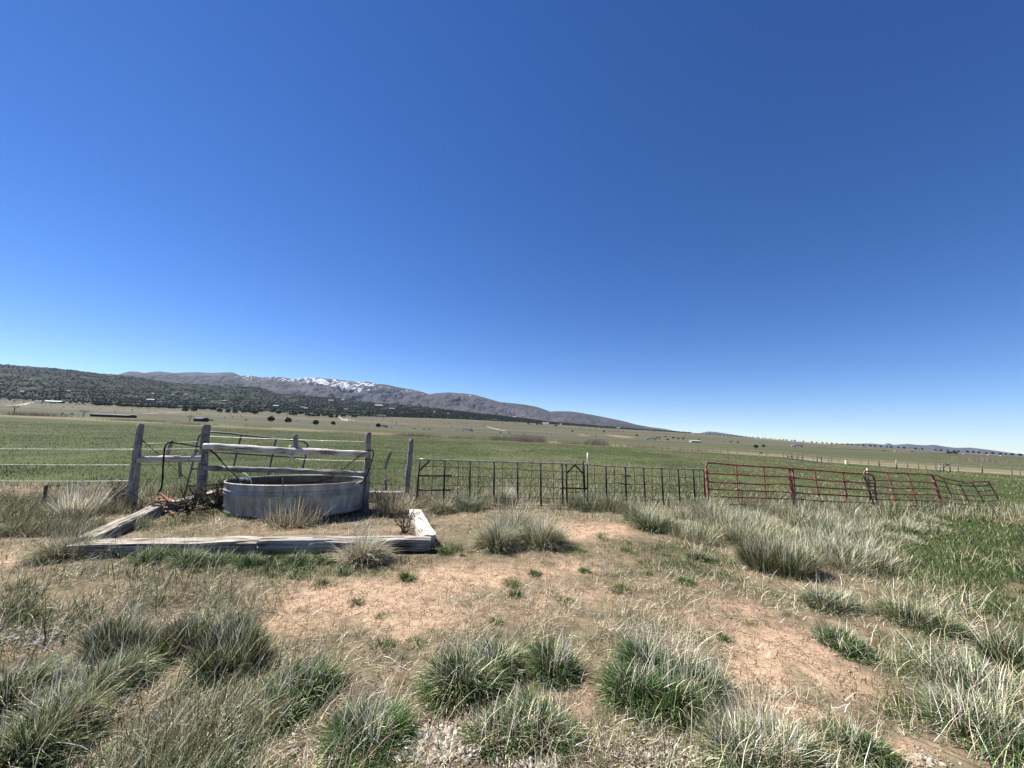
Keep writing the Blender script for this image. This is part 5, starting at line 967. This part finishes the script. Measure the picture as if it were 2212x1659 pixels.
for zk, a, b, Y, r, lab in (('4', (2142, 508), (2140, 470), 58, .11, 'short thick white post near the far dirt track'), ('5', (287, 592), (285, 568), 57, .10, 'stub white post left on the far field edge'), ('5', (836, 628), (832, 542), 53, .12, 'tall dark fence post with white top on the far field edge'), ('5', (1304, 680), (1300, 600), 46, .09, 'grey post standing alone before the far fence')):
    A_ = at_y(*Z(zk, *a), Y); A_[2] = gz(A_[0], A_[1])-.05; q = MB(); q.tube([A_, at_y(*Z(zk, *b), Y)], r*.7, 8); tag(q.build('fence_post', M['white_paint' if 'white post' in lab else 'grey_wood'], origin=A_), lab, 'post')

# willow brush strip (stuff)
def brush():
    bl = BL(); Z_ = [(1130, 108, 30, 2.4, 900), (1165, 113, 16, 2.2, 750), (1290, 106, 24, 2.0, 1100), (1240, 108, 40, 1.2, 700), (1000, 122, 60, 1.2, 1200), (900, 130, 60, 1.4, 1400), (1080, 116, 40, 1.6, 1200), (740, 150, 80, 1.0, 600), (1400, 98, 60, .9, 900), (1500, 92, 70, .8, 700), (410, 205, 90, 1.5, 900), (60, 300, 100, 4, 1500), (300, 240, 120, 2, 1200), (2110, 130, 60, 2, 700), (545, 190, 60, 1.6, 500)]
    for px, Y, w_, H, n in Z_:
        p = col(px, Y); sx = w_/F*Y; x = p[0]+RNG.normal(0, sx*.5, n); y = Y+RNG.normal(0, 2.5, n)+ (x-p[0])*-.12
        bl.add(np.stack([x, y, G(x, y)], -1), RNG.uniform(0, 6.28, n), RNG.uniform(0, .5, n), H*RNG.uniform(.5, 1.1, n), np.full(n, .00025*Y+.015), RNG.uniform(-.2, .4, n), np.array([.22, .175, .145])*RNG.uniform(.6, 1.4, (n, 1)), kink=.15, seg=3)
    tag(bl.build('willow_brush'), 'bare brown willow brush along the far edge of the field', 'brush', kind='stuff')
brush()
def sage():
    N = 26000; Y = 700+1300*RNG.random(N)**.8; u = RNG.uniform(-1.7, 1.9, N); x = u*Y; yc, _ = node(2, u); yb, _ = node(1, u)
    k = (Y < yc*.99)&(Y > yb*1.1)&(RNG.random(N) < (.1+.9*sstep(.55, 1, (Y-yb)/(yc-yb)))*sstep(.42, .6, fbm(x/120, Y/160, 3, 231))*(.15+.85*(u < .3))); x, Y = x[k], Y[k]; N = len(x); V0, F0 = icos()
    s = RNG.uniform(.5, 1.5, N); V = V0[None]*s[:, None, None]*RNG.uniform(.7, 1.3, (N, 12, 1))+np.stack([x, Y, G(x, Y)+s*.5], -1)[:, None, :]
    me = npmesh('sagebrush', V.reshape(-1, 3), [(F0[None]+(np.arange(N)*12)[:, None, None]).reshape(-1, 3)], True, np.repeat(np.array([.06, .065, .04])*RNG.uniform(.6, 1.6, (N, 1)), 12, 0)); me.materials.append(M['forest'])
    tag(link(bpy.data.objects.new('sagebrush', me)), 'low dark sagebrush dotting the plain below the hills', 'shrubs', kind='stuff')
sage()

# ------------------------------------------------------------------ junipers on the plain
def crown_mesh(seed, n=520):
    rs = np.random.default_rng(seed); bl = BL(); a = rs.uniform(0, 6.28, n); e = np.arccos(rs.uniform(-.75, 1, n)); lob = .7+.55*vnoise(a*1.3, e*2, seed); rr = rs.uniform(.45, 1, n)**.5*lob
    P = np.stack([np.cos(a)*np.sin(e)*rr*.5, np.sin(a)*np.sin(e)*rr*.5, .54+np.cos(e)*rr*.44], -1)
    c = np.array([.032, .045, .02])*rs.uniform(.5, 1.9, (n, 1)); d = rs.normal(0, 1, (n, 3)); d /= np.linalg.norm(d, axis=1)[:, None]; q = rs.normal(0, 1, (n, 3)); q = np.cross(d, q); q /= np.linalg.norm(q, axis=1)[:, None]; s = rs.uniform(.05, .12, (n, 1))
    V = np.stack([P-d*s, P+q*s*.8, P+d*s, P-q*s*.8], 1).reshape(-1, 3); F_ = np.arange(n*4).reshape(-1, 4)
    me = npmesh('crown', V, [F_], False, np.repeat(c, 4, 0)); me.materials.append(M['crown']); return me
def trunk_mesh():
    b = MB(); b.tube([(0, 0, -.05), (.01, 0, .2), (-.01, .01, .45)], [.05, .04, .025], 7); b.tube([(0, 0, .18), (.12, .03, .38)], [.03, .015], 5); b.tube([(0, 0, .2), (-.1, -.05, .4)], [.03, .015], 5)
    o = b.build('trunk', M['bark']); me = o.data; bpy.data.objects.remove(o); return me
CM = [crown_mesh(s) for s in (1, 2, 3, 4)]; TM = trunk_mesh()
def tree(p, H, wd, lab, group, cat='tree', name='juniper_tree'):
    e = empty(name, p, lab, cat, group); e.scale = (wd, wd, H); e.rotation_euler = (0, 0, random.uniform(0, 6.28))
    for nm, me in (('crown', random.choice(CM)), ('trunk', TM)):
        o = link(bpy.data.objects.new(nm, me)); o.parent = e
    return e
big = [((243, 512), 12.5, 'first dark round juniper from the left beside the highway'), ((388, 524), 12, 'second dark round juniper from the left beside the highway'), ((611, 541), 11, 'third dark round juniper from the left beside the highway'), ((756, 542), 8.5, 'fourth dark round juniper from the left beside the highway'), ((1120, 559), 9, 'dark round juniper just left of the grey semi trailer')]
for q, h_, lab in big:
    P = gp(*Z('7', *q)); P = col(Z('7', *q)[0], min(P[1], 640)); s = P[1]*h_/F*1.02; tree(P, s, s*1.05, lab, 'junipers beside the highway')
for q, h_, lab in (((1306, 360), 8, 'dark round juniper in the right middle distance'), ((1376, 350), 6, 'smaller juniper right of the dark round one in the middle distance'), ((1352, 412), 4, 'small dark bush in the middle distance field at the right')):
    P = gp(*Z('4', *q)); P = col(Z('4', *q)[0], min(P[1], 480)); s = P[1]*h_/F; tree(P, s, s*1.1, lab, None)
hb = [('6', a) for a in [(838, 440), (905, 442), (940, 443), (1020, 445), (1045, 450), (1095, 452), (1135, 452), (1185, 457), (1220, 458), (1275, 460), (1335, 460), (1370, 463), (1410, 463), (1465, 466), (1500, 468), (1600, 490), (1600, 466), (1672, 490), (1690, 472), (1755, 474), (1832, 482), (1898, 498), (1965, 502), (2030, 505), (2108, 500), (2150, 500), (2200, 512)]]
hb += [('7', a) for a in [(40, 442), (130, 453), (175, 438), (275, 440), (320, 450), (415, 460), (450, 463), (600, 474), (640, 474), (685, 470), (743, 482), (790, 481), (842, 476), (932, 480), (715, 466), (560, 470), (500, 455)]]
hb += [('8', a) for a in [(130, 258), (205, 262), (235, 262), (355, 276), (490, 320), (602, 343), (745, 322), (1010, 354), (1170, 370), (1192, 375), (1243, 363), (1260, 388), (1307, 374), (1345, 378), (1387, 380), (1516, 386), (1772, 405), (1830, 410)]]
for zk, q in hb:
    P = gp(*Z(zk, *q)); h_ = random.uniform(6.5, 10)/(1 if zk == '6' else 1.25)*(1.0 if zk != '8' else .5); s = P[1]*h_/F
    tree(P, s, s*random.uniform(1.1, 1.7), *{'6': ('dark juniper in the line along the foot of the left hill', 'junipers at the foot of the left hill'), '7': ('dark juniper at the foot of the hill below the snowy mountain', 'junipers below the snowy mountain'), '8': ('tiny dark juniper on the open plain right of the picture centre', 'tiny junipers on the open right plain')}[zk])
# evenly spaced tree row on the right skyline
tx, ty = along([col(a, float(np.interp(ray(a, 940)[0], nodes[2][0], nodes[2][2]))*.985) for a in np.linspace(1345, 2212, 30)], 96)
for a, b in zip(tx, ty):
    if random.random() < .08: continue
    a += random.gauss(0, 2.2); s = random.uniform(4.6, 6.4); tree(np.array([a, b, gz(a, b)-.3]), s, s*random.uniform(.8, 1.1), 'small round tree in the evenly spaced row along the right skyline', 'row of trees on the right skyline', name='row_tree')
# bare dead tree by the long shed
def bare_tree(p, H, lab):
    e = empty('bare_tree', p, lab, 'tree'); q = MB(); tr_ = lin(p, p+np.array([H*.02, 0, H*.35]), 5); q.tube(tr_, np.linspace(H*.045, H*.03, 5), 8); q.build('trunk', M['bark'], e); q = MB()
    def br(a, d, L, r, lv):
        b_ = a+d*L; q.tube([a, (a+b_)/2+np.array([random.gauss(0, .05*L), 0, .03*L]), b_], [r, r*.7, r*.45], 5, False)
        if lv < 4:
            for _ in range(3): d2 = d+np.array([random.gauss(0, .6), random.gauss(0, .5), random.gauss(.1, .3)]); br(b_, d2/np.linalg.norm(d2), L*.68, r*.5, lv+1)
    for k in range(6): d = np.array([math.cos(k*1.1)*.8, math.sin(k*1.1)*.6, .7]); br(tr_[-1], d/np.linalg.norm(d), H*.25, H*.02, 1)
    q.build('crown', M['bark'], e)
P = gp(*Z('6', 690, 524)); P = col(172.5, min(P[1], 330)); bare_tree(P, P[1]*18/F, 'dark bare tree beside the long dark shed')
P = col(20, 420); bare_tree(P, 9, 'bare brown tree at the far left edge')
P = col(405, 300); bare_tree(P, 6, 'thin bare tree left of the farm yard clump')

# ------------------------------------------------------------------ buildings
def house(p, L, D, H, rh, wm, rm, lab, rot=0, cat='house', wins=3, name='house'):
    e = empty(name, p, lab, cat); e.rotation_euler = (0, 0, rot)
    q = MB(); q.box(-L/2, L/2, -D/2, D/2, -1, H); q.prism([(-D/2, H), (D/2, H), (0, H+rh*.97)], -L/2, L/2); q.build('wall', M[wm], e, False, True)
    q = MB(); o_ = .4; q.prism([(-D/2-o_, H-.12), (0, H+rh), (0, H+rh+.18), (-D/2-o_, H+.08)], -L/2-o_, L/2+o_); q.prism([(D/2+o_, H-.12), (D/2+o_, H+.08), (0, H+rh+.18), (0, H+rh)], -L/2-o_, L/2+o_); q.build('roof', M[rm], e, False, True)
    for k in range(wins):
        x = -L/2+L*(k+.5)/wins; q = MB(); q.box(x-.6, x+.6, -D/2-.04, -D/2+.02, 1.0, min(H-.4, 2.2)); q.build('window', M['glass'], e, False, True)
    q = MB(); x = L*.12; q.box(x-.5, x+.5, -D/2-.045, -D/2+.02, 0, 2.05); q.build('door', M['roof_brown'], e, False, True)
def wpx(P, n): return P[1]*n/F
P = gp(*Z('6', 950, 520)); P = col(Z('6', 955, 0)[0], min(P[1], 360)); house(P, wpx(P, 76), 9, 2.0, .6, 'wall_dark', 'wall_dark', 'long low dark shed at the far edge of the left field', .05, 'shed', 6, 'long_shed')
P = gp(*Z('6', 470, 412)); house(P, wpx(P, 35), 16, 4, 3.2, 'wall_dark', 'roof_teal', 'large barn with pale teal roof at the foot of the left hill', 0, 'barn', 4, 'barn')
P = gp(*Z('6', 1720, 534)); P = col(Z('6', 1720, 0)[0], min(P[1], 330)); house(P, wpx(P, 17), 8, 2.4, .9, 'wall_dark', 'wall_dark', 'dark farm shed among trees right of the long shed', 0, 'shed', 3, 'shed')
P = gp(*Z('8', 1480, 428)); P = col(Z('8', 1480, 0)[0], 600); house(P, wpx(P, 20), 8, 2.4, .7, 'wall_white', 'roof_white', 'white low shed standing alone on the plain beyond the red gates', 0, 'shed', 3, 'white_shed')
P = gp(*Z('6', 340, 408)); house(P, wpx(P, 12), 9, 3, 1.6, 'wall_tan', 'roof_grey', 'small grey roofed house left of the teal barn', 0)
def hillp(px, py):
    uu = ray(px, py)[0]; ww = ray(px, py)[2]; ts = np.linspace(.005, .99, 300); Yq, zq = hill_z(np.full(300, uu), ts); k = np.argmax((zq-CAM_H)/Yq >= ww); return np.array([uu*Yq[k], Yq[k], zq[k]])
HS = [('6', 10, 262, 11, 'wall_tan', 'roof_brown', 'tan house high on the hill at the left edge'), ('6', 200, 330, 9, 'wall_white', 'roof_white', 'white roofed house low on the left hill'), ('6', 600, 325, 6, 'wall_white', 'roof_white', 'tiny pale house on the left hill above the long shed'),
 ('6', 1325, 345, 9, 'wall_tan', 'roof_white', 'pale house in the trees above the middle of the hill foot'), ('6', 1500, 354, 7, 'wall_white', 'roof_white', 'bright white house right of the dark tree clump on the hill'), ('6', 1310, 404, 20, 'wall_tan', 'roof_grey', 'long tan house near the hill foot'),
 ('6', 1615, 352, 12, 'wall_tan', 'roof_grey', 'grey roofed house beside the bare scar on the hill'), ('6', 1765, 388, 6, 'wall_white', 'roof_white', 'tiny white house under the rocky slope'), ('6', 1945, 410, 14, 'wall_tan', 'roof_brown', 'brown roofed house near the foot of the hill centre'),
 ('7', 305, 398, 17, 'wall_tan', 'roof_grey', 'large house with grey gabled roof below the mountain'), ('7', 215, 398, 8, 'wall_tan', 'roof_brown', 'small brown house left of the large grey gabled one'), ('7', 545, 416, 10, 'wall_white', 'roof_white', 'bright white roofed house below the snowy crest'),
 ('7', 515, 408, 9, 'wall_tan', 'roof_grey', 'grey house just left of the bright white roofed one'), ('7', 870, 424, 10, 'wall_tan', 'roof_grey', 'tan house in the trees below the crest end'), ('7', 1135, 390, 20, 'wall_tan', 'roof_white', 'long pale roofed building on the dark slope'),
 ('7', 1240, 416, 14, 'wall_white', 'roof_grey', 'pale house on the rocky slope below the long roof'), ('7', 1583, 442, 6, 'wall_white', 'roof_white', 'tiny white house on the dark slope under the mountain end'), ('7', 1695, 456, 5, 'wall_white', 'roof_white', 'tiny white house right of another under the mountain end'),
 ('7', 750, 348, 15, 'wall_tan', 'roof_grey', 'long house high in the dark forest strip'), ('7', 845, 344, 9, 'wall_white', 'roof_white', 'small pale house high in the forest right of the long one'), ('8', 20, 206, 10, 'wall_white', 'roof_white', 'pale house on the slope at the picture centre'),
 ('8', 272, 228, 17, 'wall_white', 'roof_white', 'long white building above the plain near the hill end'), ('8', 395, 238, 6, 'wall_white', 'roof_white', 'tiny pale house right of the long white building'), ('8', 860, 282, 8, 'wall_tan', 'roof_white', 'pale house at the far right end of the hill')]
for zk, x, y, wn, wm, rm, lab in HS:
    P = hillp(*Z(zk, x, y)); L_ = wpx(P, wn)*.8; house(P+np.array([0, -4, 4]), L_, max(8, L_*.45), 4.5, max(1.8, L_*.09), wm, rm, lab, random.uniform(-.25, .25))
P = gp(*Z('8', 1490, 336)); house(P, wpx(P, 14), 9, 3.5, 2, 'wall_white', 'roof_white', 'pale long building by the tree row on the right skyline', 0)

# ------------------------------------------------------------------ power poles
ORD = 'first second third fourth fifth sixth seventh eighth ninth tenth eleventh twelfth thirteenth fourteenth fifteenth sixteenth seventeenth'.split(); ORD[0] = 'first'
PORD = [0, 1, 3, 4, 2, 5, 6, 7, 8, 9, 10, 11, 12, 13, 14, 15, 16]
for i, (zk, x, y, h_) in enumerate([('6', 1143, 500, 12), ('6', 1283, 500, 10), ('6', 2056, 525, 10), ('7', 380, 512, 20), ('7', 272, 500, 10), ('7', 912, 518, 18), ('7', 987, 500, 9), ('7', 1077, 525, 12), ('7', 1245, 525, 15), ('7', 1453, 552, 17), ('7', 1712, 560, 10), ('7', 1992, 592, 13), ('7', 2128, 598, 12), ('8', 277, 345, 13), ('8', 352, 350, 9), ('8', 678, 372, 11), ('8', 818, 375, 15)]):
    P = gp(*Z(zk, x, y)); Hh = wpx(P, h_); e = empty('power_pole', P, ORD[PORD[i]]+' thin wooden power pole from the left on the plain', 'power pole', 'power poles across the plain')
    q = MB(); q.tube([P, P+np.array([0, 0, Hh])], [.22, .14], 6); q.build('pole', M['bark'], e); q = MB(); q.tube([P+np.array([-1.1, 0, Hh*.93]), P+np.array([1.1, 0, Hh*.93])], .08, 4, sq=1); q.build('crossarm', M['bark'], e)

# ------------------------------------------------------------------ vehicles on the highway
def car_mesh(cm, lab, p, kind='car', L=4.8, face=1):
    e = empty('parked_car' if kind == 'parked' else 'car', p, lab, 'car'); e.rotation_euler = (0, 0, 0 if face > 0 else math.pi); q = MB()
    q.prism([(0, 0)], 0, 0) if False else None
    pr = [(-2.3, .3), (2.3, .3), (2.35, .75), (1.4, .92), (.7, 1.42), (-1.2, 1.45), (-1.95, .95), (-2.35, .85)]; n = len(pr)
    V = [(a, -.88, b) for a, b in pr]+[(a, .88, b) for a, b in pr]+[(0, -.88, .8), (0, .88, .8)]
    q.add(V, [((i+1) % n, i, n+i, n+(i+1) % n) for i in range(n)], [(i, (i+1) % n, 2*n) for i in range(n)]+[(n+(i+1) % n, n+i, 2*n+1) for i in range(n)]); q.build('body', M[cm], e, False, True)
    q = MB(); q.box(-1.3, .95, -.90, .90, .95, 1.32); q.build('window', M['glass'], e, False, True)
    for a in (-1.4, 1.4):
        for b in (-.85, .85):
            q = MB(); q.tube([(a, b-.1, .32), (a, b+.1, .32)], .32, 12); q.build('wheel', M['tyre'], e, local=True)
def semi(tm, cm, lab, p, face=1):
    e = empty('semi_truck', p, lab, 'truck'); e.rotation_euler = (0, 0, 0 if face > 0 else math.pi)
    q = MB(); q.box(-9, 5, -1.25, 1.25, 1.2, 4.0); q.build('trailer', M[tm], e, False, True)
    q = MB(); q.box(5.6, 8.0, -1.2, 1.2, .9, 3.6); q.box(8.0, 9.8, -1.0, 1.0, .9, 2.2); q.build('cab', M[cm], e, False, True)
    q = MB(); q.box(7.6, 8.04, -1.22, 1.22, 2.3, 3.2); q.build('window', M['glass'], e, False, True)
    for a in (-8, -6.8, 4.2, 5.5, 9.0):
        for b in (-1.1, 1.1): q = MB(); q.tube([(a, b-.15, .5), (a, b+.15, .5)], .5, 12); q.build('wheel', M['tyre'], e, local=True)
def hwp(zk, x, far=0):
    px = Z(zk, x, 0)[0]; pts = np.array(smooth_path(hw2 if far else hw, 300)); uu = pts[:, 0]/pts[:, 1]; k = np.argmin(np.abs(uu-ray(px, 940)[0])); q = pts[k]; q[2] = gz(q[0], q[1])+.62; return q
semi('car_silver', 'car_red', 'grey semi trailer truck with dark red cab on the highway', hwp('7', 1160))
semi('car_white', 'car_dark', 'white semi trailer truck on the highway right of the grey one', hwp('7', 1840))
semi('car_silver', 'car_white', 'silver semi truck on the highway beyond the black gate', hwp('8', 1138), -1)
semi('car_dark', 'car_dark', 'black semi trailer truck at the far right of the highway', hwp('5', 1416), -1)
semi('car_silver', 'car_white', 'silver tanker like truck on the highway beyond the first red gate', hwp('4', 1705), -1)
for zk, x, cm, lab, far in [('7', 45, 'car_dark', 'dark car farthest left of the cars on the highway', 0), ('7', 465, 'car_tan', 'tan car on the far lanes between two junipers', 1), ('7', 562, 'car_white', 'white car on the highway left of the third juniper', 0), ('7', 1040, 'car_white', 'white car left of the grey semi', 0), ('7', 1232, 'car_white', 'white car just right of the grey semi', 0),
        ('7', 1425, 'car_dark', 'first dark car right of the grey semi', 0), ('7', 1495, 'car_dark', 'second dark car right of the grey semi', 0), ('7', 1552, 'car_dark', 'third dark car right of the grey semi', 0), ('7', 1762, 'car_white', 'white car just left of the white semi', 0), ('7', 2112, 'car_dark', 'dark car right of the white semi', 0), ('7', 2178, 'car_dark', 'second dark car right of the white semi', 0),
        ('5', 690, 'car_dark', 'dark car beyond the third red gate', 0), ('5', 805, 'car_white', 'white car beyond the third red gate', 0), ('5', 960, 'car_dark', 'dark car nearer the black semi', 0), ('5', 1560, 'car_white', 'white car right of the black semi', 0), ('5', 1815, 'car_white', 'white car far right on the highway', 0), ('5', 1950, 'car_white', 'last white car at the right end of the highway', 0), ('8', 108, 'car_white', 'white car near the middle of the highway', 0), ('8', 330, 'car_silver', 'silver car at the centre of the highway', 0)]:
    car_mesh(cm, lab, hwp(zk, x, far), face=random.choice((-1, 1)))
for q_, cm, lab in (((520, 512), 'car_white', 'white car parked left of the bare tree by the shed'), ((597, 503), 'car_silver', 'pale car parked beside the bare tree by the shed'), ((1808, 542), 'car_dark', 'dark car parked near the farm shed')):
    P = gp(*Z('6', *q_)); P = col(Z('6', *q_)[0], min(P[1], 400)); car_mesh(cm, lab, P, 'parked')

# ------------------------------------------------------------------ haze
HZ = True
if HZ:
    q = MB(); q.box(-42000, 42000, -3000, 19900+6000, -900, 1500)
    m = bpy.data.materials.new('haze'); m.use_nodes = True; n = m.node_tree; n.nodes.clear(); out = n.nodes.new('ShaderNodeOutputMaterial'); v = n.nodes.new('ShaderNodeVolumePrincipled')
    v.inputs['Color'].default_value = (.55, .72, 1, 1); v.inputs['Density'].default_value = .000011; v.inputs['Anisotropy'].default_value = .2; n.links.new(v.outputs[0], out.inputs['Volume'])
    tag(q.build('haze', m, None, False), 'thin blue haze over the valley', 'haze', kind='stuff')
print('objects', len(bpy.data.objects))
